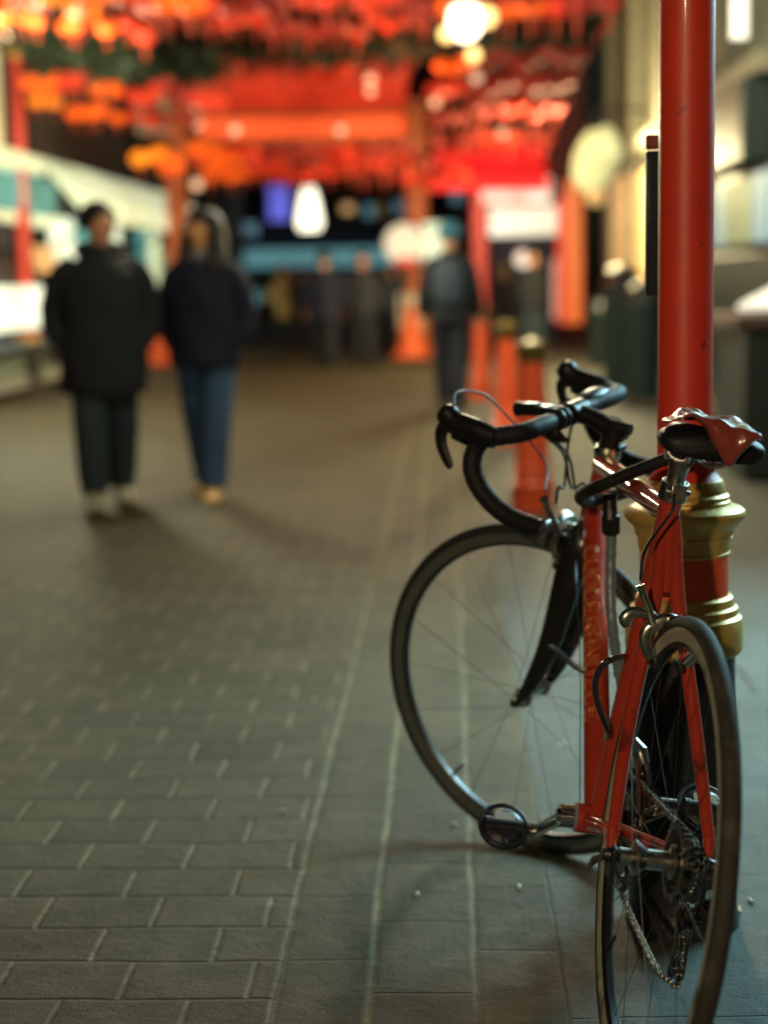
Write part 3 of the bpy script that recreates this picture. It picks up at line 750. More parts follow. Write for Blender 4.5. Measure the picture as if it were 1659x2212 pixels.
# frame to wheel hose that loops off the fork (blue grey sleeve hanging from the bars)
lk = thing('cable_lock', 'cable lock in a ribbed blue-grey sleeve hanging down beside the red down tube', 'cable lock', at(1318, 1120, 2.86))
def LKP(L_): return [at(x, y, Y)-lk.location for x, y, Y in L_]
p = smooth_path(LKP([(1322, 1140, 2.87), (1320, 1200, 2.87), (1319, 1280, 2.86), (1324, 1360, 2.84), (1335, 1440, 2.80), (1348, 1500, 2.76)]), 8)
rr = [.0088+.0007*math.sin(i*1.9) for i in range(len(p))]
MB().tube(p, rr, 12).build('sleeve', m_strap, lk, smooth=60)
MB().tube(LKP([(1317, 1066, 2.86), (1318, 1112, 2.86), (1319, 1114, 2.86), (1320, 1150, 2.87), (1320, 1156, 2.87)]), [.0125, .0125, .0155, .0155, .010], 16).build('lock_body', m_black, lk, bevel=.001)
p = smooth_path(LKP([(1345, 1490, 2.76), (1362, 1432, 2.66), (1352, 1419, 2.56), (1322, 1424, 2.52), (1299, 1441, 2.52), (1286, 1475, 2.53), (1292, 1521, 2.54), (1316, 1582, 2.58), (1335, 1625, 2.68)]), 8)
MB().tube(p, .0052, 10).build('cable', mat('dark_vinyl', (.03, .02, .025), .18, coat=.6), lk, smooth=60)
p = smooth_path(LKP([(1268, 1452, 2.82), (1240, 1437, 2.90), (1205, 1408, 2.98), (1190, 1396, 3.02)]), 6)
MB().tube(p, .0052, 10).build('cable_end', m_cable, lk, smooth=60)
ul = thing('u_lock', 'black U-shaped bicycle lock closed round the top tube and the red post', 'bicycle lock', at(1262, 1070, 2.80))
def ULP(L_): return [at(x, y, Y)-ul.location for x, y, Y in L_]
p = smooth_path(ULP([(1560, 945, 2.70), (1450, 988, 2.70), (1350, 1027, 2.74), (1290, 1052, 2.77), (1262, 1064, 2.82), (1254, 1076, 2.90), (1268, 1084, 2.96), (1300, 1078, 2.98), (1360, 1062, 2.99), (1450, 1035, 3.0), (1560, 985, 3.0)]), 8)
MB().tube(p, [.0105+.0004*math.sin(i*1.7) for i in range(len(p))], 14).build('shackle', m_tape, ul, smooth=60)
a, b = ULP([(1560, 945, 2.66), (1560, 985, 3.04)]); MB().tube([a, a.lerp(b, .02), a.lerp(b, .98), b], [.014, .020, .020, .014], 18).build('crossbar', m_black, ul)

# ------------------------------------------------------------------ bollards
def make_bollard(label, loc):
    t = thing('bollard', label, 'bollard', loc, group='red bollards along the pavement edge')
    MB().lathe([(.075, 0), (.075, .115), (.078, .125), (.074, .135), (.064, .15), (.063, .16), (.068, .17), (.063, .182), (.060, .19), (.066, .20), (.060, .215), (.058, .25), (.046, .62), (.044, .70)], n=32).build('shaft', m_redp2, t)
    MB().lathe([(.044, .70), (.050, .705), (.050, .72), (.044, .725), (.043, .735), (.055, .75), (.058, .77), (.050, .79), (.030, .80), (.012, .812), (0, .815)], n=32).build('cap', m_golddk, t)
    return t
BLAB = ['red bollard with a dark gold cap nearest the bicycle handlebar', 'second red bollard from the bicycle, just left of the nearest one', 'third red bollard in the row, beside the walker with a backpack']
b0 = make_bollard(BLAB[0], ground(1150, 1102)); b0.scale = (1.38, 1.38, 1)
b0.rotation_euler = (0, 0, .3)
copy_tree(b0, ground(1096, 960), label=BLAB[1]); copy_tree(b0, ground(1041, 862), label=BLAB[2])
# ------------------------------------------------------------------ left lamp posts and an added one behind the camera
lp2 = copy_tree(post, S(-4.33, 17.8), label='far lamp post on the left pavement, behind the man in the long dark coat')
lp2.scale = (1.35, 1.35, 1.0)
lp3 = copy_tree(post, S(-3.9, 8.6), label='lamp post on the left side of the street that lights the paving')
lp4 = copy_tree(post, S(-2.3, -2.6), label='unseen lamp post added behind the camera, near the front fill')  # unseen post put in to go with the added front fill
# ------------------------------------------------------------------ people
def person(label, loc, h, rz, top, legs, shoes, hair, skin, hem=.40, bulk=1.0, stride=.0, hood=False, pockets=True, longhair=False, scarf=None, bag=None, group=None, turn=0):
    t = thing('person', label, 'person', loc, rz, group)
    H_ = h; K = lambda x, y, z: Vector((x*H_, y*H_, z*H_))
    # skeleton -> one skinned body
    vs = []; es = []; rr = []
    def nd(p, r, par=None):
        vs.append(p); rr.append(r*H_); i = len(vs)-1
        if par is not None: es.append((par, i))
        return i
    pel = nd(K(0, .004, .52), .044); sp = nd(K(0, .005, .62), .062, pel); ch = nd(K(0, .0, .74), .070, sp); nk0 = nd(K(0, .005, .825), .034, ch)
    nk = nd(K(0, 0, .862), .030, nk0); hd0 = nd(K(0, -.012, .893), .044, nk); hd1 = nd(K(0, -.004, .933), .052, hd0); hd2 = nd(K(0, 0, .965), .040, hd1)
    for s_ in (-1, 1):
        fy = s_*stride
        hip = nd(K(s_*.048, .004, .49), .040, pel); kn = nd(K(s_*.052, -fy*.5-.012, .285), .034, hip); an = nd(K(s_*.050, -fy, .055), .021, kn)
        hl = nd(K(s_*.050, -fy-.01, .026), .021, an); nd(K(s_*.060, -fy-.085, .018), .016, hl)
        sh = nd(K(s_*.080*bulk, 0, .790), .034, ch)
        if pockets:
            el = nd(K(s_*.122*bulk, .020, .645), .024, sh); wr_ = nd(K(s_*.085*bulk, -.008, .565), .017, el); dr_ = Vector((-s_*.9, 0, -.35)).normalized()
        else:
            el = nd(K(s_*.130*bulk, .02+fy*.2, .635), .024, sh); wr_ = nd(K(s_*.140*bulk, -.02+fy*.5, .495), .016, el); dr_ = Vector((0, -.12, -1)).normalized()
        pw = vs[wr_]; pm_ = nd(pw+dr_*.030*H_, .017, wr_); sd = Vector((0, 1, 0))
        for k in range(4):
            o_ = sd*(k-1.5)*.0105*H_; L_ = (.042, .048, .046, .036)[k]
            k1 = nd(pw+dr_*.050*H_+o_, .0052, pm_); k2 = nd(pw+dr_*(.05+L_*.55)*H_+o_+Vector((-s_*.006*H_, 0, 0)), .0046, k1); nd(pw+dr_*(.05+L_*.95)*H_+o_+Vector((-s_*.018*H_, 0, 0)), .0040, k2)
        k1 = nd(pw+dr_*.022*H_-sd*.020*H_, .0060, pm_); nd(pw+dr_*.052*H_-sd*.030*H_, .0050, k1)
    me = bpy.data.meshes.new('body'); me.from_pydata(vs, es, [])
    o = bpy.data.objects.new('body', me); col.objects.link(o)
    md = o.modifiers.new('skin', 'SKIN'); sv = me.skin_vertices[0].data
    for i, r in enumerate(rr): sv[i].radius = (r, r)
    sv[0].use_root = True
    sb = o.modifiers.new('s', 'SUBSURF'); sb.levels = 1; sb.render_levels = 1
    dg = bpy.context.evaluated_depsgraph_get(); me2 = bpy.data.meshes.new_from_object(o.evaluated_get(dg)); bpy.data.objects.remove(o)
    bm = bmesh.new(); bm.from_mesh(me2)       # nose, brow and chin pushed out of the head surface
    for v in bm.verts:
        if v.co.z > .875*H_ and v.co.y < -.02*H_ and abs(v.co.x) < .012*H_: v.co.y -= .007*H_
    TM = Matrix.Translation((0, 0, 0)) @ Matrix.Rotation(turn, 4, 'Z')
    for v in bm.verts:
        f_ = max(0, min(1, (v.co.z/H_-.850)/.035))
        if f_ > 0: v.co = v.co.lerp(TM @ v.co, f_)
    bm.to_mesh(me2); bm.free(); me2.name = 'body'; me2.materials.clear(); me2.materials.append(skin)
    for p in me2.polygons: p.use_smooth = True
    bo = bpy.data.objects.new('body', me2); col.objects.link(bo); bo.parent = t
    def fpart(nm, mb, m_): mb.build(nm, m_, bo).rotation_euler = (0, 0, turn)
    fpart('nose', MB().ball(K(0, -.060, .925), .0085*H_, 8, (.8, 1, 1.6)), skin)
    for s_ in (-1, 1):
        fpart('ear', MB().ball(K(s_*.050, 0, .925), .012*H_, 8, (.4, .9, 1.3)), skin)
        fpart('eye', MB().ball(K(s_*.017, -.053, .938), .006*H_, 8), m_hair)
    fpart('mouth', MB().tube([K(-.012, -.054, .903), K(0, -.058, .902), K(.012, -.054, .903)], .0026*H_, 6), m_hair)
    # trousers
    tm = MB()
    for s_ in (-1, 1):
        fy = s_*stride
        p = smooth_path([K(s_*.030, .002, .53), K(s_*.050, 0, .46), K(s_*.053, -fy*.5-.010, .285), K(s_*.050, -fy*.9+.004, .12), K(s_*.050, -fy, .052)], 5)
        tm.tube(p, interp([.050*H_, .055*H_, .047*H_*(.4+.6*bulk), .043*H_*(.4+.6*bulk), .040*H_], len(p)), 16, flat=(1, 1.05))
    tm.tube([K(0, 0, .48), K(0, 0, .56)], .085*H_, 20, flat=(1, 1), up=(0, 1, 0)) if False else None
    tm.lathe([(.05*H_, .455*H_), (.080*H_, .49*H_), (.078*H_, .57*H_)], n=24)
    tm.build('trousers', legs, t, smooth=70)
    for s_ in (-1, 1):
        fy = s_*stride; c = K(s_*.052, -fy, 0)
        p = smooth_path([c+K(0, .022, .030), c+K(0, 0, .034), c+K(s_*.004, -.045, .028), c+K(s_*.010, -.090, .018), c+K(s_*.011, -.105, .015)], 4)
        sm = MB().tube(p, interp([.022*H_, .034*H_, .028*H_, .022*H_, .010*H_], len(p)), 14, flat=(.75, 1), up=(0, 0, 1))
        sm.tube([c+K(0, .002, .03), c+K(0, .002, .085)], [.030*H_, .032*H_], 14)
        sm.build('shoe', shoes, t, smooth=70)
    # coat: lofted body + collar + sleeves
    cm = MB()
    secs = [(hem, .106, .080), (hem+.02, .112, .084), (.50, .112, .080), (.60, .112 if pockets else .098, .072), (.70, .108, .074), (.765, .098, .068), (.800, .078, .058), (.828, .052/bulk**.5, .046), (.850, .044/bulk, .044/bulk)]
    secs = [q_ for q_ in secs if q_[0] >= hem]
    n_ = 28; vv = []; ff = []
    zz = []
    for i in range(len(secs)-1):
        for k in range(3):
            f = k/3; zz.append([secs[i][j]*(1-f)+secs[i+1][j]*f for j in range(3)])
    zz.append(list(secs[-1]))
    for (z, a_, b_) in zz:
        for j in range(n_):
            an = 2*math.pi*j/n_; fold = 1+.035*math.sin(an*5+z*30)*(1 if z < .75 else 0)
            vv.append(K(math.cos(an)*a_*bulk*fold, math.sin(an)*b_*max(bulk, 1.25)*fold, z))
    for i in range(len(zz)-1):
        for j in range(n_): ff.append((i*n_+j, i*n_+(j+1) % n_, (i+1)*n_+(j+1) % n_, (i+1)*n_+j))
    cm.add(vv, ff); 
    for s_ in (-1, 1):
        if pockets: pp = [K(s_*.058*bulk, 0, .800), K(s_*.100*bulk, .004, .752), K(s_*.124*bulk, .020, .645), K(s_*.116*bulk, .0, .575), K(s_*.090*bulk, -.020, .53)]
        else:
            fy = s_*stride; pp = [K(s_*.058*bulk, 0, .800), K(s_*.100*bulk, .004, .755), K(s_*.130*bulk, .02+fy*.2, .640), K(s_*.142*bulk, 0+fy*.4, .56), K(s_*.141*bulk, -.02+fy*.5, .505)]
        p = smooth_path(pp, 5); cm.tube(p, [r*H_*(1+.05*math.sin(i*2.2)) for i, r in enumerate(interp([.040, .044, .040, .036, .030], len(p)))], 14)
    co = cm.build('coat', top, t, smooth=70)
    if hood: MB().tube(smooth_path([K(-.052, -.030, .835), K(-.062, .03, .850), K(0, .060, .862), K(.062, .03, .850), K(.052, -.030, .835)], 5), .020*H_, 10).build('collar', top, co)
    if scarf: MB().lathe([(.046*H_, .815*H_), (.056*H_, .83*H_), (.050*H_, .855*H_), (.036*H_, .862*H_)], (0, -.008*H_, 0), n=18).build('scarf', scarf, co)
    # hair: a cap over the skull, longer at the back when long
    hm = MB(); Rm = Matrix.Rotation(R_(-14), 4, 'X')
    vv = []; ff = []; n2 = 20; rings = 9
    for i in range(rings+1):
        ph = R_(4)+R_(112)*i/rings
        for j in range(n2):
            an = 2*math.pi*j/n2; front = max(0, -math.sin(an)); lim = ph*(1-.46*front)
            p = Vector((math.sin(lim)*math.cos(an)*.064, math.sin(lim)*math.sin(an)*.068, math.cos(lim)*.066))
            p += noise.noise_vector(p*90)*.004
            vv.append((p+Vector((0, .006, .940)))*H_)
    for i in range(rings):
        for j in range(n2): ff.append((i*n2+j, (i+1)*n2+j, (i+1)*n2+(j+1) % n2, i*n2+(j+1) % n2))
    ff.append(tuple(range(n2)))
    hm.add(vv, ff)
    if longhair:
        for s_ in (-1, 1):
            p = smooth_path([K(s_*.030, .010, .975), K(s_*.056, .004, .935), K(s_*.062, -.004, .87), K(s_*.072, -.022, .79), K(s_*.068, -.030, .73)], 5)
            hm.tube(p, interp([.026*H_, .032*H_, .034*H_, .030*H_, .012*H_], len(p)), 12)
        p = smooth_path([K(0, .040, .975), K(0, .055, .92), K(0, .055, .82), K(0, .06, .74)], 5); hm.tube(p, interp([.03*H_, .045*H_, .045*H_, .02*H_], len(p)), 14)
    hm.build('hair', hair, t, smooth=80).rotation_euler = (0, 0, turn*(.6 if longhair else 1))
    if bag:
        bmx = MB(); p = [K(0, .100, .56), K(0, .115, .60), K(0, .118, .70), K(0, .105, .775), K(0, .09, .79)]
        bmx.tube(smooth_path(p, 4), interp([.055*H_, .078*H_, .080*H_, .066*H_, .03*H_], 17), 18, flat=(.62, 1), up=(0, 1, 0))
        bo2 = bmx.build('backpack', bag, t, smooth=70)
    return t
m_coatf = m_coat3
man = person('man in a long charcoal coat and dark jeans, hands in pockets, looking to his left', ground(236, 1092), 1.49, R_(12), m_coat1, m_jean1, m_shoe, m_hair, m_skin, hem=.375, bulk=1.30, stride=-.085, hood=True, scarf=m_coat1, turn=R_(48))
wom = person('long-haired woman in a navy jacket, blue jeans and tan boots walking beside the man', ground(455, 1078), 1.46, R_(-14), m_coat2, m_jean2, m_tan, m_hair, m_skin2, hem=.465, bulk=1.14, stride=.105, longhair=True, scarf=m_grey, turn=R_(-34))
person('walker seen from behind with a slate backpack, teal cap and dark clothes', ground(975, 884), 1.55, R_(172), m_coat3, m_trous, m_hair, m_hood, m_skin, hem=.47, bulk=1.02, stride=.075, pockets=False, bag=m_bag)
person('dark clad walker seen from behind, left one of the far pair', ground(704, 794), 1.44, R_(170), m_coat2, m_trous, m_hair, m_hair, m_skin, hem=.42, bulk=1.2, stride=.06, pockets=False, group=None)
person('dark clad walker with a reddish face, right one of the far pair', ground(786, 792), 1.42, R_(25), m_coat3, m_trous, m_hair, m_hair, m_skin, hem=.42, bulk=1.15, stride=.04)
person('figure in khaki with a dark jacket, in the distance left of the far pair', ground(614, 752), 1.34, R_(20), m_khaki, m_trous, m_hair, m_hair, m_skin, hem=.36, bulk=.95)
person('man in a black jacket standing outside the red shopfront', ground(1152, 778), 1.42, R_(25), m_coat3, m_jean1, m_shoe, m_hair, m_skin, hem=.47, bulk=1.05)
person('figure with a khaki scarf in front of the dark doorway of the red shopfront', ground(1092, 745), 1.26, R_(-10), m_coat3, m_trous, m_hair, m_khaki, m_khaki, hem=.42, bulk=1.2, scarf=m_khaki)
person('small dark clad walker between the khaki figure and the far pair', ground(655, 752), 1.30, R_(160), m_coat3, m_trous, m_hair, m_hair, m_skin, hem=.42, bulk=1.05, stride=.05)
person('small figure in slate grey right behind the right one of the far pair', ground(846, 752), 1.30, R_(20), m_bag, m_trous, m_hair, m_hair, m_skin2, hem=.42, bulk=1.05, stride=.04)
person('unseen bystander in dark clothes added beyond the left edge to cast a shadow on the paving', (-1.98, 7.17, 0), 1.45, R_(60), m_coat3, m_trous, m_hair, m_hair, m_skin, hem=.42, bulk=1.1)  # unseen figure placed only to throw a shadow into view
# ------------------------------------------------------------------ buildings and shopfronts
def slab(name, x0, y0, x1, y1, Y, dep, m, parent, bev=.01):
    """box standing at distance Y whose front covers that window of the view; real size and thickness"""
    a = at(x0, y0, Y); b = at(x1, y1, Y); c = (a+b)/2
    o = Vector(parent.location)
    return MB().box(c+Vector((0, dep/2, 0))-o, (abs(b.x-a.x), dep, abs(a.z-b.z)), ).build(name, m, parent, bevel=bev)
def wallx(x, Xw):   # distance along the street where image column x meets the wall plane Xw
    return Xw*FPX/(x-966.0)
def wallz(y, Y): return CAMH-(y-600)/FPX*Y
def wpanel(name, Xw, x0, x1, ytop, ybot, th, m, parent, yref=None):
    Y0, Y1 = wallx(x0, Xw), wallx(x1, Xw); yr = yref or (Y0+Y1)/2
    z1, z0 = wallz(ytop, yr), wallz(ybot, yr); s_ = 1 if Xw < 0 else -1
    a = S(Xw, Y0); b = S(Xw, Y1); c = (a+b)/2; L_ = (b-a).length; Mx = Matrix.Rotation(-STREET, 4, 'Z')
    n_ = S(1, 0)*s_*th/2
    return MB().box(c+n_+Vector((0, 0, (z0+z1)/2))-Vector(parent.location), (th, L_, z1-z0), Mx.to_3x3()).build(name, m, parent, bevel=.01)
mw_dark = mat('soot_brick', (.035, .028, .030), .8, bump=.01, bscale=8)
mw_navy = mat('night_blue_render', (.020, .024, .045), .8)
mw_stone = mat('pale_stone', (.22, .20, .14), .75, bump=.008, bscale=6, base2=(.12, .11, .08), mixscale=1.2)
mw_gstone = mat('grey_green_stone', (.10, .12, .095), .75, bump=.008, bscale=6)
mw_dgreen = mat('dark_green_paint', (.010, .024, .024), .5)
m_pipe = mat('dull_grey_metal', (.06, .055, .06), .5, .4)
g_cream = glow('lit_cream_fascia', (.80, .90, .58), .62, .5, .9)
g_white = glow('lit_shop_window', (.80, .88, .72), .85, .5, 1.1)
g_amber = glow('lit_amber_window', (.85, .50, .20), .50, .6, 2.5)
g_teal = glow('lit_teal_sign', (.10, .42, .45), .35, .5, 1.2)
g_tealb = glow('lit_teal_fascia', (.14, .36, .40), .50, .4, .6)
g_blue = glow('blue_neon', (.14, .15, .75), .7)
g_hot = glow('floodlight', (1, .93, .70), 2.6, .1)
g_red = glow('red_panel_painted_light', (.72, .035, .010), .46, .4, 1.6)  # emission stands in for lantern light falling on the gate panels
g_redo = glow('orange_band_painted_light', (.95, .10, .022), .85, .25, 2)  # lantern light on the band, painted in as emission
g_aw = glow('red_awning_painted_light', (1.0, .02, .02), .80, .25, 1.0)  # emission stands in for shop light on the awning
g_dim = glow('dim_amber_window', (.45, .30, .12), .18, .5, 1.0)
g_bluew = glow('dim_blue_window', (.22, .40, .52), .32, .5, 3)
g_green = glow('dim_green_window', (.30, .36, .20), .22, .5, 3)
# far building closing the street
fb = thing('building', 'dark blue-grey building closing the far end of the street, with a teal shop fascia', 'building', (0, 44, 0))
slab('wall', 380, -420, 1080, 700, 44.4, 3, mw_navy, fb)
fa = slab('shop_fascia', 488, 541, 852, 574, 44.0, .3, g_tealb, fb); slab('sign_lettering', 560, 546, 680, 570, 43.9, .08, g_white, fa)
for (x0, y0, x1, y1, m) in ((455, 405, 560, 465, g_bluew), (700, 410, 760, 500, g_dim), (800, 440, 850, 500, g_green), (470, 480, 560, 520, g_green), (940, 420, 1010, 500, g_dim)):
    wf = slab('window', x0, y0, x1, y1, 44.3, .12, mw_dark, fb); slab('pane', x0+4, y0+4, x1-4, y1-4, 44.2, .04, m, wf)
for (x0, x1, m) in ((500, 560, g_dim), (585, 640, g_dim), (650, 690, g_bluew), (800, 850, g_dim)):
    wf = slab('shop_window', x0, 585, x1, 680, 44.3, .12, mw_dark, fb); slab('pane', x0+4, 590, x1-4, 676, 44.2, .04, m, wf)
nb2 = thing('neon_sign', 'blue neon sign on the far building beside a floodlight', 'sign', at(602, 440, 43)); MB().box((0, 0, 0), (.50, .12, .85)).build('sign_face', g_blue, nb2, bevel=.03)
MB().box((0, .09, 0), (.60, .06, .95)).build('sign_case', m_pipe, nb2, bevel=.02)
fl = thing('floodlight', 'bright warm white floodlight on the far building', 'floodlight', at(668, 452, 42.5))
MB().lathe([(.24, -.50), (.30, -.32), (.20, .25), (.12, .50)], n=24).build('lens', g_hot, fl); MB().box((0, .35, 0), (.5, .2, .9)).build('housing', m_pipe, fl, bevel=.03)
rnd0 = random.Random(21)
for k in range(30):
    x = 440+k*19+rnd0.uniform(-8, 8); low = k % 2; y = rnd0.uniform(592, 660) if low else rnd0.uniform(405, 510); w0 = rnd0.uniform(8, 26); h0 = rnd0.uniform(10, 34)
    if 560 < x < 705 and not low: continue
    slab('lit_sign', x, y, x+w0, y+h0, 43.9-.01*k, .06, (g_bluew, g_dim, g_teal, g_green, g_amber, g_tealb)[rnd0.randrange(6)], fb)
# left terrace
lb = thing('building', 'terrace on the left with a long cream lit shopfront behind the two walkers', 'building', S(-4.6, 24))
def lwall(name, x0, x1, yt, yb, th, m, par=None): return wpanel(name, -4.6, x0, x1, yt, yb, th, m, par or lb)
wpanel('wall', -4.78, 60, 520, -700, 640, .12, mw_dark, lb)
MB().box(S(-6.9, 26, 3.5)-lb.location, (4, 24, 7.2), Matrix.Rotation(-STREET, 3, 'Z')).build('rear_wall', mw_dark, lb)
fa = thing('shop_awning', 'long cream lit awning sloping over the left shopfront', 'awning', S(-4.5, 23))
Y0, Y1 = 19.6, 30.5; zt, zb_ = 2.50, 1.92
vs = [S(-4.55, Y0, zt), S(-4.55, Y1, zt), S(-3.95, Y1, zb_+.12), S(-3.95, Y0, zb_+.12), S(-3.95, Y1, zb_-.12), S(-3.95, Y0, zb_-.12), S(-4.0, Y1, zb_-.12), S(-4.0, Y0, zb_-.12), S(-4.55, Y1, zt-.05), S(-4.55, Y0, zt-.05)]
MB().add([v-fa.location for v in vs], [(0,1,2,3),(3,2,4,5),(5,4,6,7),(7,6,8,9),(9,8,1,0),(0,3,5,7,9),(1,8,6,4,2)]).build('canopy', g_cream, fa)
for yy in (Y0+.3, (Y0+Y1)/2, Y1-.3): MB().tube([S(-4.5, yy, 1.5)-fa.location, S(-4.0, yy, zb_-.08)-fa.location], .02, 8).build('stay', m_pipe, fa)
for (y0, y1, z0, z1, m) in ((19.8, 21.0, .95, 1.85, g_white), (21.2, 22.4, 1.2, 1.85, g_teal), (22.7, 24.0, .75, 1.85, g_white), (24.2, 25.0, .5, 1.4, g_amber), (25.3, 26.1, 1.25, 1.85, g_teal), (26.4, 27.2, .9, 1.85, g_cream), (27.4, 28.2, .6, 1.6, g_green), (28.4, 29.2, .5, 1.85, g_teal), (29.4, 30.4, .5, 1.5, g_dim)):
    c = S(-4.57, (y0+y1)/2, (z0+z1)/2)-lb.location; Mx = Matrix.Rotation(-STREET, 3, 'Z')
    f_ = MB().box(c, (.10, y1-y0+.12, z1-z0+.12), Mx).build('shop_window', mw_dgreen, lb); MB().box(c+S(.07, 0), (.03, y1-y0, z1-z0), Mx).build('pane', m, f_)
# nearer left shop
ls = thing('building', 'shop at the left edge with a teal sign and bright white window', 'building', S(-4.6, 16))
MB().box(S(-5.6, 15.4, 3)-ls.location, (1.9, 7.4, 6), Matrix.Rotation(-STREET, 3, 'Z')).build('wall', mw_dark, ls)
for (nm, x0, x1, yt, yb, th, m) in (('fascia', -150, 40, 335, 368, .35, g_cream), ('teal_sign', -150, 70, 376, 448, .30, g_teal), ('light_strip', -150, 82, 454, 474, .25, g_cream),
                                ('shop_window', -150, 62, 606, 690, .5, g_white), ('stall_board', -150, 90, 720, 745, .55, mw_dgreen), ('dark_board', -150, 20, 482, 530, .22, mw_navy), ('amber_display', 40, 84, 520, 575, .2, g_amber), ('green_board', -150, 36, 552, 598, .22, mw_dgreen), ('low_window', -100, 30, 748, 775, .3, g_green), ('base_panel', -100, 70, 784, 812, .32, m_plast)):
    wpanel(nm, -4.62, x0, x1, yt, yb, th, m, ls, yref=18.5)
MB().box(S(-4.62+.2, 18.2, 2.5)-ls.location, (.12, .3, 3.0)).build('corner_pilaster', m_pipe, ls)
MB().box(S(-4.62+.2, 17.1, 2.9)-ls.location, (.12, .4, 1.6)).build('cream_edge', glow('lit_cream_edge', (.8, .7, .4), .5), ls)
MB().box(S(-4.62+.1, 17.6, 1.45)-ls.location, (.10, .9, 1.1)).build('poster_panel', mw_navy, ls)
for (x, y, r, m, L_) in ((28, 505, 10, m_coat2, 'dark headed figure by the amber display'),):
    pass
person('figure in a pale top by the amber shop display at the left edge', ground(28, 800), 1.35, R_(30), m_grey, m_trous, m_shoe, m_hair, m_skin2, hem=.45, bulk=1.1)
ds = thing('hanging_sign', 'square hanging sign with a pale frame and dark centre high on the left', 'sign', at(328, 250, 20))
MB().box((0, 0, 0), (.34, .05, .42)).build('frame', mat('pale_sign_frame', (.30, .26, .20), .5, emit=(.3, .2, .12), es=.25), ds, bevel=.01)
MB().box((0, -.03, 0), (.20, .03, .29)).build('sign_face', mw_navy, ds, bevel=.01); MB().tube([(0, 0, .21), (0, 0, .9)], .008, 6).build('hanger', m_pipe, ds)
# right terrace
rb = thing('building', 'pale stone terrace running down the right side of the street', 'building', S(2.4, 16))
Mx3 = Matrix.Rotation(-STREET, 3, 'Z')
MB().box(S(3.6, 21.1, 4)-rb.location, (2.3, 10.8, 8), Mx3).build('wall', mw_stone, rb)
MB().box(S(3.6, 8.7, 4)-rb.location, (2.28, 13.9, 8), Mx3).build('near_wall', mw_gstone, rb)
for yy, hh in ((16.2, 7), (19.4, 7), (22.6, 7), (25.8, 7)):
    MB().box(S(2.40, yy, hh/2)-rb.location, (.14, .34, hh), Mx3).build('pilaster', mw_stone, rb, bevel=.02)
MB().box(S(2.38, 19.5, 2.62)-rb.location, (.24, 13, .16), Mx3).build('cornice', mw_stone, rb, bevel=.02)
for (y0, y1, z0, z1, m) in ((17.2, 18.8, 1.1, 2.2, g_amber), (20.0, 21.9, .4, 2.3, g_amber), (23.2, 25.2, .4, 2.4, g_amber)):
    c = S(2.43, (y0+y1)/2, (z0+z1)/2)-rb.location
    f_ = MB().box(c, (.08, y1-y0+.14, z1-z0+.14), Mx3).build('window', mw_dgreen, rb, bevel=.01); MB().box(c-S(.06, 0), (.03, y1-y0, z1-z0), Mx3).build('pane', m, f_)
for (y0, y1, z0, z1, m) in ((13.0, 13.65, 1.32, 1.84, g_bluew), (13.8, 14.35, 1.32, 1.84, g_green), (14.5, 15.0, 1.32, 1.84, g_green), (15.1, 15.6, 1.32, 1.84, g_bluew), (12.2, 12.85, 1.32, 1.84, g_bluew)):
    c = S(2.43, (y0+y1)/2, (z0+z1)/2)-rb.location
    f_ = MB().box(c, (.08, y1-y0+.12, z1-z0+.12), Mx3).build('window', mw_dgreen, rb, bevel=.01); MB().box(c-S(.06, 0), (.03, y1-y0, z1-z0), Mx3).build('pane', m, f_)
MB().box(S(2.36, 13.8, .62)-rb.location, (.16, 3.8, 1.24), Mx3).build('stall_riser', mw_dgreen, rb, bevel=.02)
MB().box(S(2.33, 14.2, 2.22)-rb.location, (.26, 1.9, .60), Mx3).build('fascia', mw_dgreen, rb, bevel=.02)
MB().box(S(2.2, 16.4, 2.75)-rb.location, (.35, .10, .22), Mx3).build('bracket_sign', m_black, rb, bevel=.02)
# tube lamp on the right wall
tl = thing('tube_lamp', 'vertical white tube lamp on the wall right of the red post', 'lamp', at(1598, 30, 7.2))
MB().tube([(0, 0, -.10), (0, 0, .25)], .038, 20).build('tube', glow('tube_lamp', (1, .93, .74), 1.1, .1), tl)
MB().box((.16, .03, .1), (.30, .05, .05)).build('bracket', m_pipe, tl)
# globe lantern
gl = thing('globe_lantern', 'large pale yellow lit lantern hanging from the right terrace', 'lantern', at(1288, 345, 15.5))
MB().ball((0, 0, 0), .235, 24, (.85, .85, 1.3), Matrix.Rotation(R_(22), 3, 'Y')).build('shade', glow('pale_lantern', (.92, .88, .42), .5, .5, 7), gl)
MB().tube([(0, 0, .27), (0, 0, .42), (.5, 0, .42)], .015, 8).build('bracket', m_pipe, gl); MB().lathe([(.10, .25), (.06, .30), (.02, .31)]).build('cap', m_pipe, gl)
MB().lathe([(.07, -.26), (.09, -.36), (.05, -.40)]).build('tassel', g_amber, gl)
# dark bins and A-board on the right pavement
def bin_(label, loc, w_=.34, h=.95, m=mw_dgreen):
    t = thing('litter_bin', label, 'bin', loc, -STREET)
    MB().lathe([(w_*.42, 0), (w_*.45, .04), (w_*.5, h*.8), (w_*.52, h*.82), (w_*.5, h*.84)], n=28).build('body', m, t)
    MB().lathe([(w_*.5, h*.84), (w_*.52, h*.86), (w_*.38, h*.98), (w_*.1, h*1.03), (0, h*1.04)], n=28).build('lid', m_black, t)
    return t
bin_('dark green litter bin by the right wall, left of the red post', ground(1345, 838), .42, 1.15)
bin_('dark green bin seen right at the left edge of the red post', ground(1392, 858), .34, 1.0)
bin_('slimmer green bin beyond the others against the pale wall', ground(1300, 792), .34, .8)
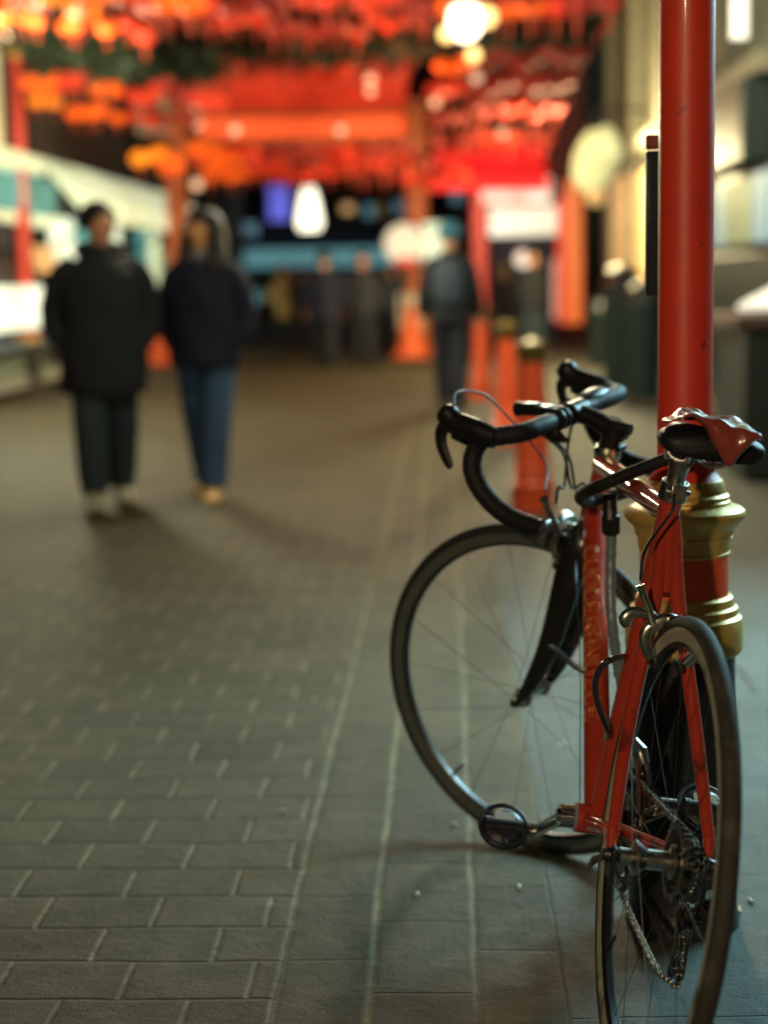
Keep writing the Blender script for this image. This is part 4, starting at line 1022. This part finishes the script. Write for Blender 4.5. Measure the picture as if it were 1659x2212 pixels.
# white topped stall at the right edge
sl = thing('market_stall', 'dark stall with a sloping white top at the right edge', 'stall', S(1.95, 9.6), -STREET)
MB().box((.35, 0, .40), (1.5, .9, .78)).build('cabinet', mw_dgreen, sl, bevel=.02)
MB().add([(-.45, -.5, .90), (1.2, -.5, .90), (1.2, .5, 1.42), (.75, .5, 1.42), (-.45, -.5, .93), (1.2, -.5, .93), (1.2, .5, 1.45), (.75, .5, 1.45)],
         [(0,3,2,1),(4,5,6,7),(0,1,5,4),(1,2,6,5),(2,3,7,6),(3,0,4,7)]).build('sloping_top', mat('white_canvas', (.80, .78, .70), .6, emit=(1, .95, .85), es=.62), sl)  # canvas emission stands in for light falling on the top
MB().box((.35, -.02, .84), (1.6, .95, .07)).build('ledge', mat('brown_board', (.10, .06, .05), .6), sl, bevel=.01)
for k in range(4):
    MB().tube([(-.36+.45*k, -.43, 0), (-.36+.45*k, -.43, .80)], .02, 8).build('leg', m_pipe, sl)
pl = thing('planter', 'dark planter of green leaves beside the stall at the right edge', 'planter', ground(1632, 930), -STREET)
MB().box((0, 0, .15), (.5, .4, .30)).build('trough', mat('brown_trough', (.07, .05, .035), .7), pl, bevel=.01)
fm = MB(); rnd = random.Random(3)
for k in range(420):
    p = Vector((rnd.uniform(-.26, .26), rnd.uniform(-.2, .2), .30+abs(rnd.gauss(0, .13)))); d = Vector((rnd.uniform(-1, 1), rnd.uniform(-1, 1), rnd.uniform(-.2, 1))).normalized()
    u = d.cross(Vector((0, 0, 1))).normalized(); L_ = rnd.uniform(.03, .07)
    fm.add([p, p+d*L_*.5+u*L_*.2, p+d*L_, p+d*L_*.5-u*L_*.2], [(0, 1, 2, 3)])
fm.build('foliage', mat('leaf_green', (.05, .10, .06), .5, var=.4), pl)
# red shopfront at the end of the right pavement
rs_ = thing('shopfront', 'red shopfront with a bright white sign and red awning beyond the bollards', 'shop', (at(1140, 600, 28).x, 28, 0))
slab('wall', 1010, -300, 1262, 745, 28.2, 3, mat('dark_red_wall', (.10, .012, .012), .7), rs_)
m_rp = mat('glowing_red_paint', (.75, .06, .05), .4, emit=(1, .06, .05), es=.22)  # red paint given a weak glow in place of light on it
m_op = mat('glowing_orange_paint', (.80, .17, .03), .4, emit=(1, .18, .03), es=.30)  # orange paint with the same added glow
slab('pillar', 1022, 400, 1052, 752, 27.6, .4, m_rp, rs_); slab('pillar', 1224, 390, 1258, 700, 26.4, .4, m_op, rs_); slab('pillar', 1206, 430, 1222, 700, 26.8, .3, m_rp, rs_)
slab('upper_sign', 1040, 386, 1190, 436, 27.4, .15, glow('lit_cream_sign', (1, .93, .78), .62, .4, 3), rs_); slab('white_sign', 1058, 448, 1204, 508, 27.3, .15, g_white, rs_)
slab('doorway', 1058, 518, 1200, 748, 27.9, .2, mw_navy, rs_)
slab('pale_display', 1196, 560, 1216, 690, 27.2, .2, glow('pale_display', (.85, .62, .52), .5, .4, 4), rs_)
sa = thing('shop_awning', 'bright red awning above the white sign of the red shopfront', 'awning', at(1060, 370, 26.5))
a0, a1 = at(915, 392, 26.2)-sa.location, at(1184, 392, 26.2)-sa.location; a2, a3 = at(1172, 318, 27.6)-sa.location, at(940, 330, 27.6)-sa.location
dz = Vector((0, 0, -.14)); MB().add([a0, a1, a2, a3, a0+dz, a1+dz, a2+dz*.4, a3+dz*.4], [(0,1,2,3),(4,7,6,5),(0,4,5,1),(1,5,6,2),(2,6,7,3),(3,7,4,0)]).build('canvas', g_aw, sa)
hl = thing('wall_lamp', 'small round white lamp beside the man outside the red shopfront', 'lamp', at(1130, 560, 26.8)); MB().ball((0, 0, 0), .13, 16).build('globe', glow('small_globe', (1, .9, .75), .7), hl); MB().box((0, .15, 0), (.05, .3, .05)).build('bracket', m_pipe, hl)
# ------------------------------------------------------------------ gateway
gt = thing('gateway', 'red gateway across the street with two tall columns and a red panel with painted-in glow', 'gate', (at(647, 700, 25).x, 25, 0))
m_col = mat('gate_column_red', (.42, .09, .025), .5, emit=(.5, .10, .02), es=.22)  # column emission paints in the lantern light
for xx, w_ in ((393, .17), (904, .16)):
    b = at(xx, 768, 25); MB().lathe([(w_*1.25, 0), (w_*1.25, .12), (w_, .16), (w_*.95, 3.5), (w_, 3.56)], (b.x-gt.location.x, 0, 0), n=28).build('column', m_col, gt)
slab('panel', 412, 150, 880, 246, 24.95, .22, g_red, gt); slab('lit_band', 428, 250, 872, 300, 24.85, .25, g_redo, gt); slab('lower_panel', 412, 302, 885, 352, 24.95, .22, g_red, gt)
slab('beam', 380, 246, 930, 250, 24.8, .35, m_col, gt, .005); slab('beam', 380, 299, 930, 304, 24.8, .35, m_col, gt, .005)
m_tile = mat('dark_roof_tile', (.025, .03, .018), .6, bump=.02, bscale=10)
def eave(x0, x1, y, rise, Y):
    mb = MB(); n_ = 26
    for k in range(n_):
        u = k/(n_-1); x = x0+(x1-x0)*u; yy = y-rise*abs(2*u-1)**2.2
        p = at(x, yy, Y)-gt.location; mb.tube([p+Vector((0, -.55, -.16)), p+Vector((0, -.25, 0)), p+Vector((0, .25, .16))], .085, 8)
    P_ = [at(x0+(x1-x0)*k/12, y-12-rise*abs(2*k/12-1)**2.2, Y)-gt.location for k in range(13)]
    mb.tube([p+Vector((0, .25, .1)) for p in P_], .12, 10)
    mb.build('tiled_roof', m_tile, gt, smooth=40)
eave(395, 905, 132, 34, 24.7); eave(120, 372, 150, 26, 24.9); eave(935, 1110, 92, 40, 24.9)
sg = thing('notice', 'round white notice on the foot of the right gate column', 'sign', at(872, 528, 24.5)); MB().lathe([(.26, -.03), (.28, 0), (.26, .03)], n=32, axis='Y').build('board', mat('white_notice', (.75, .72, .66), .5, emit=(1, .90, .80), es=.30), sg)
MB().box((.02, -.04, -.24), (.26, .02, .10)).build('red_text', m_rp, sg)
MB().box((.0, .05, -.55), (.05, .05, .9)).build('post', m_pipe, sg)
sg = thing('notice', 'tall white notice board right of the right gate column', 'sign', at(935, 530, 24.5)); MB().box((0, 0, 0), (.28, .05, .62)).build('board', glow('white_board', (.75, .90, .75), .50, .5, 6), sg, bevel=.02)
MB().box((0, .05, -.62), (.05, .05, .7)).build('post', m_pipe, sg)
st_ = thing('display_stand', 'cream and red display stand at the foot of the right gate column', 'stand', ground(888, 768)); MB().box((0, 0, .62), (.34, .2, .5)).build('poster', mat('cream_poster', (.5, .42, .28), .6, emit=(1, .7, .4), es=.15), st_, bevel=.02); MB().box((0, .02, .30), (.30, .2, .16)).build('red_panel', m_rp, st_, bevel=.02)
def cone(label, loc, s_):
    t = thing('traffic_cone', label, 'traffic cone', loc)
    MB().lathe([(.21, .05), (.205, .06), (.055, .70), (.045, .72), (.03, .722)], n=28).build('cone', m_rc, t); MB().box((0, 0, .025), (.50, .50, .05)).build('base', m_rc, t, bevel=.015)
    t.scale = (s_, s_, s_); return t
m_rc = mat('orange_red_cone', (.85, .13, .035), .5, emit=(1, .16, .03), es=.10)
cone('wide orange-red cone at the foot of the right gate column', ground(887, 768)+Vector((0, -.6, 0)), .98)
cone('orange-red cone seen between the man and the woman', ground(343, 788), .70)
# ------------------------------------------------------------------ overhead lanterns, bulbs and garlands
GR = 'paper lanterns strung across the street'
def make_lantern(nm, m, label):
    t = thing('paper_lantern', label, 'lantern', (0, 0, 0), group=GR)
    pr = []
    for k in range(13):
        a = math.pi*(k/12)*.86+math.pi*.07; pr.append((math.sin(a)*.155*(1+.02*math.cos(k*math.pi)), -math.cos(a)*.115))
    MB().lathe(pr, n=18).build('shade', m, t, smooth=60)
    MB().lathe([(.05, .105), (.055, .125), (.02, .13)], n=14).build('cap', m_golddk, t)
    MB().lathe([(.04, -.105), (.045, -.125), (.018, -.13), (.022, -.20), (.012, -.30)], n=10).build('tassel', g_tas, t)
    return t
g_tas = glow('tassel_glow', (.5, .05, .015), .14)
mats_l = {'red': glow('lantern_red', (.66, .030, .006), .40, .3, 5), 'orange': glow('lantern_orange', (1.0, .12, .004), .58, .3, 5), 'yellow': glow('lantern_yellow', (1.0, .25, .01), .9, .3, 5), 'deep': glow('lantern_deep_red', (.30, .014, .008), .24, .3, 5)}
LT = {}
tone = {'red': 'red', 'orange': 'bright orange', 'yellow': 'glowing yellow-orange', 'deep': 'dim deep red'}
where = {}
def row(x0, y0, x1, y1, Y, n_, kinds, place, sag=0, size=1.0):
    lab = None; P_ = []
    wire = []
    for k in range(n_):
        u = (k+.5)/n_; kd = kinds[k*len(kinds)//n_]
        x = x0+(x1-x0)*u; y = y0+(y1-y0)*u+sag*4*u*(1-u)
        p = at(x, y, Y)+Vector((0, rnd.uniform(-.4, .4), rnd.uniform(-.06, .06)))
        lb_ = '%s paper lantern in the string %s' % (tone[kd], place)
        if kd not in LT: LT[kd] = make_lantern(kd, mats_l[kd], lb_); t = LT[kd]; t.location = p
        else: t = copy_tree(LT[kd], p, label=lb_)
        t['label'] = lb_; t['group'] = GR+', '+tone[kd]+' ones '+place
        t.scale = (size*rnd.uniform(.78, 1.15),)*3; wire.append(p+Vector((0, 0, .13*size)))
    a = (wire[0]+(wire[0]-wire[1])*1.5); b = wire[-1]+(wire[-1]-wire[-2])*1.5
    wr = MB().tube([v-wire[0] for v in [a]+wire+[b]], .006, 5).build('wire', m_cable); wr.location = wire[0]
    tag(wr, 'thin dark wire carrying the lantern string %s' % place, 'wire')
row(-60, -14, 420, 8, 13, 12, ['orange', 'red', 'yellow', 'orange', 'red', 'orange'], 'at the very top left, nearest the camera', size=.8)
row(-60, 34, 330, 62, 15, 11, ['yellow', 'orange', 'orange', 'red'], 'second from the top on the left', size=.62)
row(340, 0, 1200, -6, 14, 20, ['red', 'deep', 'deep', 'red', 'red', 'deep', 'orange', 'deep', 'deep'], 'along the very top centre', sag=8, size=.75)
row(360, 48, 1000, 44, 17, 18, ['deep', 'red', 'deep', 'deep', 'red', 'deep'], 'second from the top in the centre', sag=8, size=.70)
row(40, 172, 480, 215, 17, 14, ['orange', 'red', 'orange', 'red', 'deep', 'red'], 'above the cream awning on the left', size=.72)
row(60, 225, 440, 262, 18, 11, ['yellow', 'orange', 'orange', 'red', 'deep', 'deep'], 'just under the string above the cream awning', size=.6)
row(290, 330, 380, 345, 19, 3, ['yellow', 'yellow', 'orange'], 'under the square hanging sign', size=.9)
row(420, 146, 900, 150, 20, 14, ['red', 'deep', 'deep', 'red', 'deep', 'deep'], 'directly under the gateway roof', size=.72)
row(410, 326, 900, 324, 21, 20, ['orange', 'red', 'deep', 'deep', 'red', 'deep', 'deep'], 'just below the lit band of the gateway', size=.62)
row(430, 352, 960, 352, 21.5, 22, ['orange', 'red', 'deep', 'red', 'red', 'deep'], 'in the middle of the low fringe', size=.62)
row(440, 378, 1010, 380, 22, 24, ['orange', 'red', 'red', 'red', 'deep', 'red', 'red'], 'at the bottom of the low fringe', size=.62)
row(930, 302, 1190, 292, 22, 10, ['deep', 'red', 'deep'], 'directly above the red awning', size=.75)
row(930, 250, 1210, 238, 20, 11, ['deep', 'deep', 'red', 'deep'], 'second above the red awning', size=.7)
row(930, 196, 1235, 176, 19, 12, ['red', 'deep', 'deep', 'deep'], 'high right of the gateway', size=.7)
row(940, 142, 1260, 118, 17, 11, ['orange', 'deep', 'deep', 'deep'], 'below the bright hanging lamp', size=.65)
row(1060, 68, 1300, 56, 16, 8, ['deep', 'deep', 'red'], 'beside the bright hanging lamp', size=.65)
row(1090, 8, 1330, -2, 14, 7, ['orange', 'red', 'deep', 'deep'], 'at the top right near the pale wall', size=.75)
def bulb(x, y, Y, r, lab):
    t = thing('light_bulb', lab, 'bulb', at(x, y, Y), group=None); MB().ball((0, 0, 0), r, 12).build('glass', g_bulb, t); MB().tube([(0, 0, r*.8), (0, 0, r*1.8)], r*.4, 8).build('socket', m_pipe, t)
g_bulb = glow('bulb_glow', (1, .66, .45), .50, .1)
for x, y, Y, r, lab in ((1030, 170, 16, .05, 'small pale bulb right of the gateway, below the bright lamp'), (800, 172, 18, .05, 'upper of two pale bulbs in front of the red panel'), (800, 198, 18, .045, 'lower of two pale bulbs in front of the red panel'),
        (940, 222, 18, .05, 'pale yellow bulb right of the right gate column'), (508, 282, 18, .05, 'greyish bulb on the left part of the lit band'), (424, 240, 19, .06, 'pale bulb beside the left gate column'),
        (426, 268, 19, .06, 'pale bulb directly under the one beside the left gate column'), (735, 282, 19, .05, 'bulb on the right part of the lit band'), (1085, 290, 18, .05, 'small bulb above the red awning'), (425, 400, 19, .06, 'pinkish bulb low beside the left gate column')):
    bulb(x, y, Y, r, lab)
# bright lamp at the top
bl_ = thing('street_lamp', 'blown-out warm white lamp hanging high at the top centre right', 'lamp', at(1005, 45, 13.5))
MB().ball((0, 0, 0), .13, 16, (1, 1, 1.2)).build('globe', glow('hot_lamp', (1, .88, .60), 4.5, .1), bl_); MB().lathe([(.16, .10), (.10, .17), (.02, .20)]).build('cap', m_pipe, bl_)
MB().ball((-.14, 0, -.10), .06, 12).build('flare_ball', glow('lamp_flare', (1, .62, .22), 2.0, .1), bl_); MB().ball((.16, 0, .02), .08, 12).build('flare_ball', glow('lamp_flare', (1, .62, .22), 2.0), bl_); MB().ball((.06, 0, -.26), .055, 12).build('flare_ball', glow('lamp_flare', (1, .62, .22), 2.0), bl_)  # amber balls imitate the flare around the lamp
MB().tube([(0, 0, .18), (0, 0, 1.2)], .01, 6).build('hanger', m_pipe, bl_)
# swagged dark garlands
def garland(x0, y0, x1, y1, Y, sag, lab, r=.13):
    mb = MB(); n_ = 60; o = at((x0+x1)/2, (y0+y1)/2, Y); 
    for k in range(n_):
        u = k/n_; c = at(x0+(x1-x0)*u, y0+(y1-y0)*u+sag*4*u*(1-u), Y)-o
        for q_ in range(12):
            d = Vector((rnd.gauss(0, 1), rnd.gauss(0, 1), rnd.gauss(0, 1))).normalized(); rr_ = r*(1+.35*math.sin(u*34)); p = c+d*rr_*rnd.uniform(.3, 1)
            e = Vector((rnd.gauss(0, 1), rnd.gauss(0, 1), rnd.gauss(0, 1))).normalized(); f = d.cross(e)
            mb.add([p, p+e*.09+f*.03, p+e*.16, p+e*.09-f*.03], [(0, 1, 2, 3)])
    ob = mb.build('garland', mat('dark_fir', (.018, .03, .012), .7), smooth=0); ob.location = o
    tag(ob, lab, 'garland')
garland(10, 60, 300, 130, 16, 18, 'dark fir garland swagged at the upper left', .20)
garland(290, 128, 480, 150, 17, 6, 'short dark garland between the left swag and the gateway', .10)
garland(470, 90, 900, 84, 18, 18, 'long dark fir garland over the middle of the gateway', .15)
garland(880, 96, 1080, 20, 17, 6, 'dark garland rising toward the bright lamp', .14)
garland(1100, 70, 1290, 30, 15, 12, 'dark garland at the upper right', .12)
# ------------------------------------------------------------------ small litter on the paving
rnd = random.Random(11)
def butt(x, y, L_, m, lab, a=None):
    p = ground(x, y); a = rnd.uniform(0, 3.1) if a is None else a
    d = Vector((math.cos(a), math.sin(a), 0)); o = MB().tube([-d*L_/2, d*L_/2], .0035, 8, flat=(1, .8)).build('litter', m); o.location = p+Vector((0, 0, .0042)); tag(o, lab, 'litter')
m_but = mat('filter_orange', (.60, .34, .14), .7); m_pap = mat('scrap_paper', (.55, .55, .44), .7)
for x, y, L_, m, lab in ((1597, 1970, .026, m_but, 'orange cigarette end right of the rear wheel'), (1622, 1950, .018, m_pap, 'pale scrap beyond the cigarette end at the right'), (980, 1783, .012, m_pap, 'pale scrap left of the pedal'),
        (902, 1935, .010, m_pap, 'tiny pale scrap left of the pedal shadow'), (1122, 1920, .016, m_pap, 'pale scrap on the pedal shadow edge'), (1143, 1612, .018, m_pap, 'pale scrap seen through the front wheel, lower left'), (1212, 1612, .02, m_pap, 'pale scrap beside the down tube seen through the front wheel'),
        (678, 1514, .012, m_pap, 'tiny scrap in the middle of the paving'), (1028, 1213, .020, m_pap, 'pale fleck behind the front tyre, upper'), (1075, 1325, .016, m_pap, 'pale fleck seen inside the front wheel'), (610, 1755, .010, m_pap, 'tiny scrap near the front paving courses')):
    butt(x, y, L_, m, lab)
# twigs on the right slabs
for x0, y0, x1, y1, lab in ((1592, 1440, 1632, 1494, 'thin dark twig on the slabs right of the lamp post foot'), (1618, 1245, 1655, 1280, 'thin dark twig at the right edge of the slabs')):
    a, b = ground(x0, y0, .003), ground(x1, y1, .003); o = MB().tube([Vector(), (b-a)*.5+Vector((.004, 0, 0)), b-a], .0022, 6).build('twig', m_cable); o.location = a; tag(o, lab, 'twig')
